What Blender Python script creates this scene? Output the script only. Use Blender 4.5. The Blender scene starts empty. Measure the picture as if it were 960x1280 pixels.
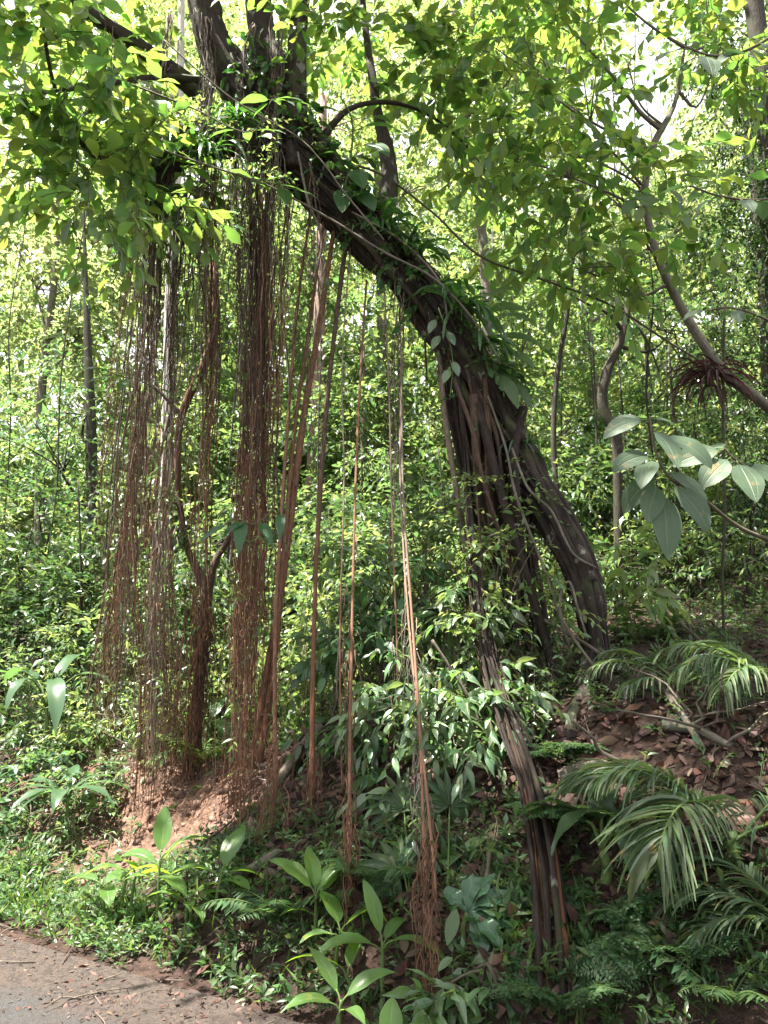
import bpy, math, random
import numpy as np

SEED = 11
R = np.random.default_rng(SEED)
random.seed(SEED)
sc = bpy.context.scene
COL = sc.collection
UP = np.array([0., 0., 1.])

# ------------------------------------------------------------------ camera
CAMZ, PITCH, FOV = 1.55, math.radians(11.0), math.radians(66.0)
FPX = 640 / math.tan(FOV / 2)
cam_d = bpy.data.cameras.new('camera')
cam = bpy.data.objects.new('camera', cam_d)
COL.objects.link(cam)
cam.location = (0, 0, CAMZ)
cam.rotation_euler = (math.pi / 2 + PITCH, 0, 0)
cam_d.sensor_fit = 'VERTICAL'
cam_d.angle = FOV
cam_d.sensor_height = 24
cam_d.lens = 12 / math.tan(FOV / 2)
cam_d.clip_start = 0.05
cam_d.clip_end = 600
sc.camera = cam
C0 = np.array([0, 0, CAMZ])


def ray(px, py):
    a, b = (px - 480) / FPX, (640 - py) / FPX
    c, s = math.cos(PITCH), math.sin(PITCH)
    return np.array([a, c - b * s, s + b * c])


def P(px, py, Y):
    d = ray(px, py)
    return C0 + d * (Y / d[1])


# ------------------------------------------------------------------ noise
def _hash(ix, iy, k):
    n = (ix * 374761393 + iy * 668265263 + k * 1274126177) & 0x7fffffff
    n = ((n ^ (n >> 13)) * 1274126177) & 0x7fffffff
    return ((n ^ (n >> 16)) & 0xffff) / 65535.0


def vnoise(x, y, k=0):
    x = np.asarray(x, float); y = np.asarray(y, float)
    ix = np.floor(x).astype(np.int64); iy = np.floor(y).astype(np.int64)
    fx = x - ix; fy = y - iy
    fx = fx * fx * (3 - 2 * fx); fy = fy * fy * (3 - 2 * fy)
    a = _hash(ix, iy, k); b = _hash(ix + 1, iy, k)
    c = _hash(ix, iy + 1, k); d = _hash(ix + 1, iy + 1, k)
    return (a * (1 - fx) + b * fx) * (1 - fy) + (c * (1 - fx) + d * fx) * fy


def fbm(x, y, k=0, o=4):
    v = 0; a = 0.5; f = 1
    for i in range(o):
        v = v + a * (vnoise(x * f, y * f, k + i * 7) - 0.5); a *= 0.5; f *= 2.03
    return v


def sst(a, b, x):
    t = np.clip((np.asarray(x, float) - a) / (b - a), 0, 1)
    return t * t * (3 - 2 * t)


# ------------------------------------------------------------------ terrain
EX, EY = -0.5, 3.84


def st(x, y):
    s = (x - EX) * .545 + (y - EY) * .84
    t = -(x - EX) * .84 + (y - EY) * .545
    s = s + 0.012 * np.clip(t, -6, 14) ** 2 * 0.6 - .05
    return s, t


def terrain(x, y):
    x = np.asarray(x, float); y = np.asarray(y, float)
    s, t = st(x, y)
    se = s + 0.5 * fbm(x * .9, y * .9, 3, 3)
    zl = 0.10 * sst(.2, 1.2, se) + .62 * sst(1.25, 2.15, se) + np.clip(se - 2.1, 0, 60) * .055
    zr = 1.25 * np.clip((se - .12) / 1.65, 0, 1) ** .85 * sst(.0, .5, se) + np.clip(se - 1.5, 0, 10) * .20 + np.clip(se - 11.5, 0, 60) * .10
    w = sst(.2, 2.7, t + .5 * fbm(x * .5, y * .5, 9, 2))
    z = zl * w + zr * (1 - w)
    amp = sst(.1, 1.0, s)
    z = z + amp * (.22 * fbm(x * 1.3, y * 1.3, 21, 4) + .13 * fbm(x * 5, y * 5, 33, 3) + .05 * fbm(x * 16, y * 16, 35, 2))
    k = sst(.0, .35, s)
    return z * k - .02 * (1 - k)


def H(x, y):
    return float(terrain(np.array([x]), np.array([y]))[0])


def G(px, py, lo=2.5, hi=60):
    d = ray(px, py)
    ts = np.arange(lo, hi, .02)
    pts = C0 + ts[:, None] * d
    below = pts[:, 2] < terrain(pts[:, 0], pts[:, 1])
    i = int(np.argmax(below)) if below.any() else len(ts) - 1
    p = pts[i].copy(); p[2] = H(p[0], p[1])
    return p


def ground_at(p):
    q = np.array(p, float); q[2] = H(q[0], q[1]); return q


# ------------------------------------------------------------------ mesh builder
class MB:
    def __init__(s):
        s.v = []; s.uv = []; s.q = []; s.t = []; s.qm = []; s.tm = []; s.n = 0

    def add(s, v, uv, quads=None, tris=None, mat=0):
        v = np.asarray(v, float)
        s.v.append(v); s.uv.append(np.asarray(uv, float))
        if quads is not None and len(quads):
            s.q.append(np.asarray(quads) + s.n); s.qm.append(np.full(len(quads), mat))
        if tris is not None and len(tris):
            s.t.append(np.asarray(tris) + s.n); s.tm.append(np.full(len(tris), mat))
        s.n += len(v)

    def data(s, name, mats, origin=(0, 0, 0), smooth=True):
        v = np.concatenate(s.v) - np.asarray(origin)
        uv = np.concatenate(s.uv)
        q = np.concatenate(s.q) if s.q else np.zeros((0, 4), int)
        t = np.concatenate(s.t) if s.t else np.zeros((0, 3), int)
        me = bpy.data.meshes.new(name)
        me.vertices.add(len(v)); me.vertices.foreach_set('co', v.astype(np.float32).ravel())
        li = np.concatenate([q.ravel(), t.ravel()]).astype(np.int32)
        me.loops.add(len(li)); me.loops.foreach_set('vertex_index', li)
        nq, nt = len(q), len(t)
        me.polygons.add(nq + nt)
        me.polygons.foreach_set('loop_start', np.concatenate([np.arange(nq) * 4, nq * 4 + np.arange(nt) * 3]).astype(np.int32))
        mi = np.concatenate((s.qm if s.qm else []) + (s.tm if s.tm else [])).astype(np.int32)
        me.polygons.foreach_set('material_index', mi)
        me.polygons.foreach_set('use_smooth', np.full(nq + nt, smooth))
        ul = me.uv_layers.new(name='UVMap')
        ul.data.foreach_set('uv', uv[li].astype(np.float32).ravel())
        for m in (mats if isinstance(mats, (list, tuple)) else [mats]):
            me.materials.append(m)
        me.update(calc_edges=True)
        return me

    def build(s, name, mats, parent=None, loc=None, smooth=True):
        org = np.zeros(3)
        q = parent
        while q is not None:
            org = org + np.array(q.location); q = q.parent
        if parent is None and loc is not None:
            org = np.array(loc, float)
        me = s.data(name, mats, org, smooth)
        o = bpy.data.objects.new(name, me)
        COL.objects.link(o)
        if parent is not None:
            o.parent = parent
        else:
            o.location = org
        return o


def tag(o, label=None, cat=None, group=None, kind=None):
    if label: o['label'] = label
    if cat: o['category'] = cat
    if group: o['group'] = group
    if kind: o['kind'] = kind
    return o


def thing(name, label, cat, loc, group=None):
    o = bpy.data.objects.new(name, None)
    o.empty_display_size = .2
    COL.objects.link(o)
    o.location = tuple(float(a) for a in loc)
    return tag(o, label, cat, group)


def nrm(a):
    a = np.asarray(a, float)
    return a / np.maximum(np.linalg.norm(a, axis=-1, keepdims=True), 1e-9)


def spline(pts, n):
    pts = np.asarray(pts, float)
    if len(pts) == 2:
        u = np.linspace(0, 1, n)[:, None]
        return pts[0] * (1 - u) + pts[1] * u
    q = np.vstack([2 * pts[0] - pts[1], pts, 2 * pts[-1] - pts[-2]])
    seg = len(pts) - 1
    u = np.linspace(0, seg, n)
    i = np.minimum(u.astype(int), seg - 1); f = (u - i)[:, None]
    p0, p1, p2, p3 = q[i], q[i + 1], q[i + 2], q[i + 3]
    return .5 * ((2 * p1) + (-p0 + p2) * f + (2 * p0 - 5 * p1 + 4 * p2 - p3) * f ** 2 + (-p0 + 3 * p1 - 3 * p2 + p3) * f ** 3)


def frames(p):
    t = nrm(np.gradient(p, axis=0))
    a = np.array([1., 0, 0]) if abs(t[0][0]) < .8 else np.array([0, 1., 0])
    n = nrm(a - t[0] * a.dot(t[0]))
    N = [n]
    for i in range(1, len(p)):
        n = n - t[i] * n.dot(t[i]); n = n / max(np.linalg.norm(n), 1e-9); N.append(n)
    N = np.array(N)
    return t, N, np.cross(t, N)


def tube(mb, pts, rad, n=16, sides=6, mat=0, rough=0., lump=0., cap=True, smooth=True, rag=0.):
    p = spline(pts, n) if smooth else np.asarray(pts, float)
    n = len(p)
    rad = np.atleast_1d(np.asarray(rad, float))
    r = np.interp(np.linspace(0, 1, n), np.linspace(0, 1, len(rad)), rad)
    t, N, B = frames(p)
    a = np.linspace(0, 2 * math.pi, sides + 1)[:-1]
    L = np.concatenate([[0], np.cumsum(np.linalg.norm(np.diff(p, axis=0), axis=1))])
    rr = r[:, None] * np.ones((1, sides))
    if rough:
        rr = rr * (1 + rough * (R.random((n, sides)) - .5) * 2)
    if lump:
        ph = R.random(3) * 6
        A = a[None, :]
        rr = rr * (1 + lump * (np.sin(A * 3 + ph[0] + L[:, None] * .8) * .5 + np.sin(A * 5 + ph[1] - L[:, None] * 1.4) * .35 + np.sin(A * 2 + ph[2] + L[:, None] * 2.6) * .4))
    if rag:
        aa = np.broadcast_to(a[None, :], rr.shape); LL = np.broadcast_to(L[:, None], rr.shape); k0 = int(R.integers(0, 99))
        ca, sa = np.cos(aa), np.sin(aa)
        ridge = 1 - np.abs(2 * vnoise(ca * 3.2 + 7 + LL * .35, sa * 3.2 + LL * .5, k0) - 1)
        knob = vnoise(ca * 1.6 + LL * 3.1, sa * 1.6 - LL * 2.3, k0 + 5)
        rr = rr * (1 + rag * (ridge - .6) + rag * .9 * (knob - .5))
    v = p[:, None, :] + rr[..., None] * (np.cos(a)[None, :, None] * N[:, None, :] + np.sin(a)[None, :, None] * B[:, None, :])
    uv = np.stack([np.broadcast_to(1 - np.abs(np.linspace(-1, 1, sides, endpoint=False)), (n, sides)), np.broadcast_to(L[:, None], (n, sides))], -1)
    i, j = np.meshgrid(np.arange(n - 1), np.arange(sides), indexing='ij')
    jn = (j + 1) % sides
    q = np.stack([i * sides + j, i * sides + jn, (i + 1) * sides + jn, (i + 1) * sides + j], -1).reshape(-1, 4)
    tr = []
    v = v.reshape(-1, 3); uv = uv.reshape(-1, 2)
    if cap and sides > 3:
        k = len(v)
        v = np.vstack([v, p[0], p[-1]]); uv = np.vstack([uv, [.5, 0], [.5, L[-1]]])
        for j in range(sides):
            tr.append([k, (j + 1) % sides, j])
            tr.append([k + 1, (n - 1) * sides + j, (n - 1) * sides + (j + 1) % sides])
    mb.add(v, uv, q, tr if tr else None, mat)
    return p


# ------------------------------------------------------------------ leaves
def prof(kind):
    return {'oval': lambda v: np.sin(math.pi * v ** .85) ** .8,
            'obov': lambda v: np.sin(math.pi * v ** 1.5) ** .85,
            'lance': lambda v: np.sin(math.pi * v ** .75) ** 1.15,
            'strap': lambda v: np.minimum(1, v * 9) * np.clip((1 - v) * 2.2, 0, 1) ** .6,
            'heart': lambda v: np.sin(math.pi * np.clip(v * .94 + .06, 0, 1) ** .58) ** .85}[kind]


def leaf_tpl(n=2, kind='oval', w=.42, fold=.25, droop=.15, wavy=0.):
    f = prof(kind)
    v = np.linspace(0, 1, n + 1)
    hw = f(v) * w * .5
    hw[0] = max(hw[0], .004); hw[-1] = .004
    z = -droop * v ** 2
    wv = wavy * np.sin(v * 17)
    rows = []
    for i in range(n + 1):
        rows += [(-hw[i], v[i], z[i] + fold * hw[i] + wv[i] * hw[i]), (0, v[i], z[i]), (hw[i], v[i], z[i] + fold * hw[i] - wv[i] * hw[i])]
    uv = []
    for i in range(n + 1):
        uv += [(0, v[i]), (.5, v[i]), (1, v[i])]
    q = []
    for i in range(n):
        a = i * 3
        q += [(a, a + 1, a + 4, a + 3), (a + 1, a + 2, a + 5, a + 4)]
    return np.array(rows), np.array(uv), np.array(q), None


def rhomb_tpl(w=.42, fold=.2, droop=.1, kind='oval'):
    y = .62 if kind == 'obov' else .45
    v = np.array([(0, 0, 0), (-w / 2, y, fold * w / 2 - droop * .25), (w / 2, y, fold * w / 2 - droop * .25), (0, 1, -droop)])
    uv = np.array([(.5, 0), (0, .5), (1, .5), (.5, 1)])
    return v, uv, None, np.array([(0, 3, 1), (0, 2, 3)])


PRISM = (np.array([(math.cos(a) * .5, y, math.sin(a) * .5) for y in (0, 1) for a in (0, 2.094, 4.189)]),
         np.array([(u, y) for y in (0, 1) for u in (0, .5, 1)]),
         np.array([(0, 1, 4, 3), (1, 2, 5, 4), (2, 0, 3, 5)]), None)


def place(mb, tpl, pos, d, up, size, wid=None, mat=0):
    v, uv, q, t = tpl
    pos = np.asarray(pos, float); d = nrm(d)
    N = len(pos)
    if N == 0:
        return
    side = nrm(np.cross(d, np.broadcast_to(up, d.shape)) + 1e-6)
    nn = np.cross(side, d)
    size = np.broadcast_to(np.asarray(size, float), (N,))
    wid = size if wid is None else np.broadcast_to(np.asarray(wid, float), (N,))
    out = pos[:, None, :] + v[None, :, 0, None] * (wid[:, None, None] * side[:, None, :]) + v[None, :, 1, None] * (size[:, None, None] * d[:, None, :]) + v[None, :, 2, None] * (wid[:, None, None] * nn[:, None, :])
    k = len(v)
    off = (np.arange(N) * k)[:, None, None]
    mb.add(out.reshape(-1, 3), np.tile(uv, (N, 1)), (q[None] + off).reshape(-1, 4) if q is not None else None,
           (t[None] + off).reshape(-1, 3) if t is not None else None, mat)


def sprays(mb, tpl, pos, d, L, nl, size, mat=0, twig=None, twigw=.006, droop=.35, leafdown=.25, spread=.9, jit=.35, term=True, flat=.45):
    """leafy twigs: N twigs of length L, nl leaves set alternately on each"""
    pos = np.asarray(pos, float); N = len(pos)
    if N == 0: return
    d = nrm(d); L = np.broadcast_to(np.asarray(L, float), (N,))
    size = np.broadcast_to(np.asarray(size, float), (N,))
    side = nrm(np.cross(d, UP) + 1e-6)
    P_, D_, U_, S_ = [], [], [], []
    for j in range(nl):
        t = (j + .6 + .3 * (R.random(N) - .5)) / nl
        t = .15 + .85 * t
        sg = 1 if j % 2 else -1
        p = pos + d * (L * t)[:, None] - UP * (droop * L * t ** 2)[:, None]
        fw = .45 + .5 * t[:, None] ** 3
        last = (j == nl - 1 and term)
        dd = d * (fw if not last else 1.3) + side * (0 if last else sg * spread) * (1.1 - .4 * t[:, None]) - UP * (leafdown + droop * .8 * t[:, None]) + R.normal(0, jit, (N, 3))
        P_.append(p); D_.append(dd)
        U_.append(nrm(UP + R.normal(0, flat, (N, 3)) + side * sg * .25))
        S_.append(size * (.75 + .5 * R.random(N)) * (1 if not last else .9))
    place(mb, tpl, np.concatenate(P_), np.concatenate(D_), np.concatenate(U_), np.concatenate(S_), None, mat)
    if twig is not None:
        e = pos + d * L[:, None] * .55 - UP * (droop * L * .3)[:, None]
        place(mb, PRISM, pos, e - pos, UP, np.linalg.norm(e - pos, axis=1), twigw, twig)
        e2 = pos + d * L[:, None] - UP * (droop * L)[:, None]
        place(mb, PRISM, e, e2 - e, UP, np.linalg.norm(e2 - e, axis=1), twigw * .7, twig)


def inball(n, c, r):
    a = nrm(R.normal(0, 1, (n, 3))); rr = R.random(n) ** (1 / 2.2)
    return np.asarray(c) + a * rr[:, None] * np.asarray(r), a


SUN_EL, SUN_AZ = math.radians(70), math.radians(-104)     # azimuth measured from +Y towards +X
SUN_D = np.array([math.sin(SUN_AZ) * math.cos(SUN_EL), math.cos(SUN_AZ) * math.cos(SUN_EL), math.sin(SUN_EL)])
GAPS = []     # openings in the canopy: (point on the ground that the sun reaches, radius of the opening)


def open_sky(p):
    keep = np.ones(len(p), bool)
    for g, r in GAPS:
        v = p - g; t = v @ SUN_D
        dist = np.linalg.norm(v - t[:, None] * SUN_D, axis=1)
        keep &= ~((t > 1.6) & (dist < r * (.8 + .4 * R.random(len(p)))))
    return keep


def crown(mb, tpl, blobs, L=.5, nl=8, size=.1, mat=0, twig=1, clump=.38, droop=.35, outward=.8, per=9, **kw):
    """blobs: (centre, radii, number of sprays). Sprays gather in clumps, with gaps between."""
    for c, r, n in blobs:
        r = np.broadcast_to(np.asarray(r, float), (3,))
        k = max(2, n // per)
        cc, _ = inball(k, c, r)
        idx = R.integers(0, k, n)
        p = cc[idx] + R.normal(0, 1, (n, 3)) * r.mean() * clump * np.array([.55, .55, .32])
        p = p[open_sky(p)]; n = len(p)
        d = nrm(p - np.asarray(c)) * outward + R.normal(0, .6, (n, 3)) + np.array([0, 0, .05])
        sprays(mb, tpl, p, d, L * (.6 + .8 * R.random(n)), nl, size * (.8 + .4 * R.random(n)), mat, twig, droop=droop, **kw)


def blade(mb, base, d, up, L, W, droop=.6, fold=.25, n=8, kind='lance', mat=0, curl=0., wav=0., tear=0):
    """one big leaf on a bending spine; returns its tip"""
    d = nrm(d); p = np.array(base, float)
    f = prof(kind); pts = [p.copy()]; ds = [d.copy()]
    for i in range(n):
        p = p + d * L / n; pts.append(p.copy())
        d = nrm(d - UP * droop / n * (1 + i / n)); ds.append(d.copy())
    pts = np.array(pts); ds = np.array(ds)
    side = nrm(np.cross(ds, np.asarray(up, float)) + 1e-6)
    nn = np.cross(side, ds)
    v = np.linspace(0, 1, n + 1)
    hw = f(v) * W * .5; hw[0] = max(hw[0], .003); hw[-1] = .002
    ph = R.random() * 6
    verts, uv = [], []
    for i in range(n + 1):
        for k, x in enumerate((-1, -.5, 0, .5, 1)):
            z = fold * abs(x) * hw[i] - curl * x * x * hw[i] + wav * W * abs(x) * math.sin(v[i] * 15 + ph + x * 2)
            verts.append(pts[i] + side[i] * hw[i] * x + nn[i] * z)
            uv.append((.5 + .5 * x, v[i]))
    q = []
    for i in range(n):
        for k in range(4):
            a = i * 5 + k
            q.append((a, a + 1, a + 6, a + 5))
    mb.add(np.array(verts), np.array(uv), np.array(q), None, mat)
    return pts


# ------------------------------------------------------------------ materials
def new_mat(name):
    m = bpy.data.materials.new(name); m.use_nodes = True
    nt = m.node_tree; nt.nodes.clear()
    return m, nt


def nd(nt, typ, **kw):
    n = nt.nodes.new(typ)
    for k, v in kw.items():
        if hasattr(n, k) and k != 'inputs': setattr(n, k, v)
    return n


def mathn(nt, op, a, b=None, c=None):
    n = nt.nodes.new('ShaderNodeMath'); n.operation = op
    for i, x in enumerate((a, b, c)):
        if x is None: continue
        if hasattr(x, 'is_linked') or isinstance(x, bpy.types.NodeSocket): nt.links.new(x, n.inputs[i])
        else: n.inputs[i].default_value = x
    return n.outputs[0]


def mix(nt, fac, a, b, blend='MIX'):
    n = nt.nodes.new('ShaderNodeMix'); n.data_type = 'RGBA'; n.blend_type = blend
    for sock, x in ((n.inputs[0], fac), (n.inputs[6], a), (n.inputs[7], b)):
        if isinstance(x, bpy.types.NodeSocket): nt.links.new(x, sock)
        elif isinstance(x, (tuple, list)): sock.default_value = (*x, 1)
        else: sock.default_value = x
    return n.outputs[2]


def noise(nt, vec, scale, detail=4, rough=.55, out='Fac'):
    n = nt.nodes.new('ShaderNodeTexNoise')
    n.inputs['Scale'].default_value = scale; n.inputs['Detail'].default_value = detail; n.inputs['Roughness'].default_value = rough
    if vec is not None: nt.links.new(vec, n.inputs['Vector'])
    return n.outputs[out]


def ramp(nt, fac, a, b):
    n = nt.nodes.new('ShaderNodeMapRange'); n.interpolation_type = 'SMOOTHSTEP'
    nt.links.new(fac, n.inputs[0]); n.inputs[1].default_value = a; n.inputs[2].default_value = b
    return n.outputs[0]


def leaf_mat(name, col, tcol, rough=.42, spec=.45, trans=.42, veins=0., hue=.035, val=.45, spots=.5, nveins=9, back=None, longv=False):
    m, nt = new_mat(name)
    geo = nd(nt, 'ShaderNodeNewGeometry'); tc = nd(nt, 'ShaderNodeTexCoord')
    rnd = geo.outputs['Random Per Island']
    r2 = mathn(nt, 'FRACT', mathn(nt, 'MULTIPLY', rnd, 17.31))
    r3 = mathn(nt, 'FRACT', mathn(nt, 'MULTIPLY', rnd, 91.7))
    hs = nd(nt, 'ShaderNodeHueSaturation')
    nt.links.new(mathn(nt, 'MULTIPLY_ADD', rnd, 2 * hue, .5 - hue), hs.inputs['Hue'])
    nt.links.new(mathn(nt, 'MULTIPLY_ADD', r2, .35, .82), hs.inputs['Saturation'])
    nt.links.new(mathn(nt, 'MULTIPLY_ADD', r3, 2 * val, 1 - val), hs.inputs['Value'])
    hs.inputs['Color'].default_value = (*col, 1)
    c = hs.outputs[0]
    ht = nd(nt, 'ShaderNodeHueSaturation')
    nt.links.new(mathn(nt, 'MULTIPLY_ADD', rnd, 2 * hue, .5 - hue), ht.inputs['Hue'])
    nt.links.new(mathn(nt, 'MULTIPLY_ADD', r3, 1.2 * val, 1 - .6 * val), ht.inputs['Value'])
    ht.inputs['Color'].default_value = (*tcol, 1)
    tcn = ht.outputs[0]
    sp = noise(nt, tc.outputs['Object'], 14, 3, .6)
    spf = mathn(nt, 'MULTIPLY', ramp(nt, sp, .60, .72), spots)
    yellow = (col[0] * 2.6 + .03, col[1] * 1.35, col[2] * .9)
    c = mix(nt, spf, c, yellow)
    bump = None
    if veins:
        sx = nd(nt, 'ShaderNodeSeparateXYZ'); nt.links.new(tc.outputs['UV'], sx.inputs[0])
        au = mathn(nt, 'ABSOLUTE', mathn(nt, 'SUBTRACT', sx.outputs[0], .5))
        rib = mathn(nt, 'SUBTRACT', 1, ramp(nt, au, .012, .045))
        ph = mathn(nt, 'FRACT', mathn(nt, 'SUBTRACT', mathn(nt, 'MULTIPLY', sx.outputs[1], nveins), mathn(nt, 'MULTIPLY', au, nveins * .55)))
        ve = mathn(nt, 'SUBTRACT', 1, ramp(nt, mathn(nt, 'ABSOLUTE', mathn(nt, 'SUBTRACT', ph, .5)), .02, .14))
        if longv:
            v2 = mathn(nt, 'SUBTRACT', 1, ramp(nt, mathn(nt, 'ABSOLUTE', mathn(nt, 'SUBTRACT', au, .23)), .008, .03))
            line = mathn(nt, 'MAXIMUM', rib, mathn(nt, 'MAXIMUM', mathn(nt, 'MULTIPLY', v2, .3), mathn(nt, 'MULTIPLY', ve, .22)))
        else:
            line = mathn(nt, 'MAXIMUM', rib, mathn(nt, 'MULTIPLY', ve, .55))
        pale = (min(col[0] * 2.2 + .03, 1), min(col[1] * 1.7 + .03, 1), min(col[2] * 2 + .02, 1))
        c = mix(nt, mathn(nt, 'MULTIPLY', line, veins), c, pale)
        b = nd(nt, 'ShaderNodeBump'); b.inputs['Strength'].default_value = .5; b.inputs['Distance'].default_value = .004
        nt.links.new(line, b.inputs['Height']); b.invert = True
        bump = b.outputs[0]
    if back is not None:
        c = mix(nt, geo.outputs['Backfacing'], c, back)
    pr = nd(nt, 'ShaderNodeBsdfPrincipled')
    nt.links.new(c, pr.inputs['Base Color']); pr.inputs['Specular IOR Level'].default_value = spec
    nt.links.new(mathn(nt, 'MULTIPLY_ADD', r2, .2, rough - .1), pr.inputs['Roughness'])
    tr = nd(nt, 'ShaderNodeBsdfTranslucent'); nt.links.new(tcn, tr.inputs[0])
    if bump is not None: nt.links.new(bump, pr.inputs['Normal'])
    mx = nd(nt, 'ShaderNodeMixShader'); mx.inputs[0].default_value = trans
    nt.links.new(pr.outputs[0], mx.inputs[1]); nt.links.new(tr.outputs[0], mx.inputs[2])
    out = nd(nt, 'ShaderNodeOutputMaterial'); nt.links.new(mx.outputs[0], out.inputs[0])
    return m


def bark_mat(name, c1, c2, moss=0., lichen=0., su=5., sv=2.2, bump=.6, island=.35, mosscol=(.05, .075, .02), tip=None):
    m, nt = new_mat(name)
    tc = nd(nt, 'ShaderNodeTexCoord'); geo = nd(nt, 'ShaderNodeNewGeometry')
    mp = nd(nt, 'ShaderNodeMapping'); mp.inputs['Scale'].default_value = (su, sv, 1)
    nt.links.new(tc.outputs['UV'], mp.inputs[0])
    n1 = noise(nt, mp.outputs[0], 3.0, 6, .65)
    n2 = noise(nt, tc.outputs['Object'], 3.5, 4, .6)
    n3 = noise(nt, tc.outputs['Object'], 26, 4, .65)
    c = mix(nt, ramp(nt, n1, .32, .68), c1, c2)
    c = mix(nt, mathn(nt, 'MULTIPLY', ramp(nt, n3, .4, .75), .4), c, tuple(x * .45 for x in c1))
    if island:
        hs = nd(nt, 'ShaderNodeHueSaturation'); nt.links.new(c, hs.inputs['Color'])
        nt.links.new(mathn(nt, 'MULTIPLY_ADD', geo.outputs['Random Per Island'], 2 * island, 1 - island), hs.inputs['Value'])
        c = hs.outputs[0]
    if tip:
        sx = nd(nt, 'ShaderNodeSeparateXYZ'); nt.links.new(tc.outputs['UV'], sx.inputs[0])
        c = mix(nt, ramp(nt, mathn(nt, 'ADD', sx.outputs[1], mathn(nt, 'MULTIPLY', n2, 1.2)), 2.3, 4.0), c, mix(nt, n1, *tip))
    if moss:
        c = mix(nt, mathn(nt, 'MULTIPLY', ramp(nt, n2, .5, .64), moss), c, mosscol)
    if lichen:
        n4 = noise(nt, tc.outputs['Object'], 9, 3, .5)
        c = mix(nt, mathn(nt, 'MULTIPLY', ramp(nt, n4, .63, .68), lichen), c, (.36, .36, .31))
    pr = nd(nt, 'ShaderNodeBsdfPrincipled'); nt.links.new(c, pr.inputs['Base Color'])
    pr.inputs['Roughness'].default_value = .85; pr.inputs['Specular IOR Level'].default_value = .25
    b = nd(nt, 'ShaderNodeBump'); b.inputs['Strength'].default_value = bump; b.inputs['Distance'].default_value = .02
    nt.links.new(mathn(nt, 'ADD', n1, mathn(nt, 'MULTIPLY', n3, .4)), b.inputs['Height']); nt.links.new(b.outputs[0], pr.inputs['Normal'])
    out = nd(nt, 'ShaderNodeOutputMaterial'); nt.links.new(pr.outputs[0], out.inputs[0])
    return m


M = {}
M['leaf_mid'] = leaf_mat('leaf mid green', (.060, .110, .038), (.19, .29, .075), .42, .6, .44)
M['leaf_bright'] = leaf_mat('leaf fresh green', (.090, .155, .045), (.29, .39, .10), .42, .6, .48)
M['leaf_pale'] = leaf_mat('leaf with sun glow in colour', (.125, .175, .070), (.34, .42, .15), .45, .5, .5)  # glow of the sunlit background put into a paler leaf colour
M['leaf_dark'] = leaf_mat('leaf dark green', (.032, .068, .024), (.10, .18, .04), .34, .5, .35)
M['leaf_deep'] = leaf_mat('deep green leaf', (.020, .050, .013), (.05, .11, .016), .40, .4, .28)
M['leaf_blue'] = leaf_mat('leaf cool green', (.050, .105, .045), (.14, .26, .06), .36, .5, .38)
M['leaf_gloss'] = leaf_mat('leaf glossy', (.085, .150, .065), (.19, .31, .07), .28, .9, .36, veins=.35, nveins=8)
M['leaf_fig'] = leaf_mat('fig leaf', (.058, .120, .032), (.23, .36, .055), .34, .6, .52, veins=.3, nveins=10)
M['leaf_big'] = leaf_mat('large dull leaf', (.092, .130, .074), (.13, .22, .06), .45, .4, .28, veins=.26, nveins=16, val=.4, back=(.13, .18, .11), longv=True, spots=.55)
M['leaf_ginger'] = leaf_mat('ginger leaf', (.070, .155, .024), (.32, .50, .03), .36, .45, .48, veins=.28, nveins=22, val=.4, spots=.9)
M['leaf_quilt'] = leaf_mat('quilted glossy leaf', (.030, .095, .035), (.08, .2, .04), .30, .5, .25, veins=.6, nveins=14, val=.3)
M['leaf_epi'] = leaf_mat('epiphyte leaf', (.030, .085, .022), (.10, .24, .03), .30, .6, .35, veins=.3, nveins=12, val=.3)
M['fern'] = leaf_mat('fern green', (.045, .088, .036), (.11, .20, .05), .45, .35, .4, val=.3)
M['palm'] = leaf_mat('palm leaflet', (.070, .105, .052), (.16, .25, .05), .50, .35, .35, val=.5, spots=.9)
M['grass'] = leaf_mat('grass blade', (.075, .14, .03), (.2, .34, .04), .5, .3, .4, val=.4)
M['weed'] = leaf_mat('weed leaf', (.062, .112, .042), (.15, .25, .06), .42, .4, .4, val=.45)
M['leaf_dry'] = leaf_mat('dry leaf', (.068, .044, .034), (.13, .06, .03), .8, .15, .12, hue=.035, val=.75, spots=.5)
M['leaf_dryred'] = leaf_mat('withered frond', (.060, .026, .026), (.12, .05, .045), .7, .2, .25, hue=.03, val=.6, spots=.2)
M['leaf_pink'] = leaf_mat('pink bract', (.5, .14, .16), (.6, .15, .15), .5, .3, .35, val=.3, spots=0)
M['leaf_yellow'] = leaf_mat('yellowed leaf', (.34, .26, .04), (.4, .3, .03), .5, .3, .4, val=.3)
M['bark_fig'] = bark_mat('fig bark', (.015, .011, .009), (.050, .036, .028), moss=.35, lichen=.35, su=7, sv=2.0)
M['bark_grey'] = bark_mat('grey bark', (.075, .065, .052), (.17, .15, .12), moss=.4, lichen=.4)
M['bark_dark'] = bark_mat('dark bark', (.022, .019, .015), (.06, .05, .038), moss=.4, lichen=.15)
M['bark_pale'] = bark_mat('pale bark', (.30, .27, .24), (.52, .48, .44), moss=.1, lichen=.2, bump=.3)
M['bark_pink'] = bark_mat('pinkish bark', (.17, .11, .085), (.30, .21, .17), moss=.1, lichen=.3)
M['root_red'] = bark_mat('red brown root', (.095, .046, .028), (.25, .135, .082), su=3, sv=5, bump=.4, island=.4)
M['root_grey'] = bark_mat('grey brown root', (.095, .074, .056), (.26, .205, .16), su=3, sv=5, bump=.4, island=.5, tip=((.10, .050, .030), (.26, .14, .085)))
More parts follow.
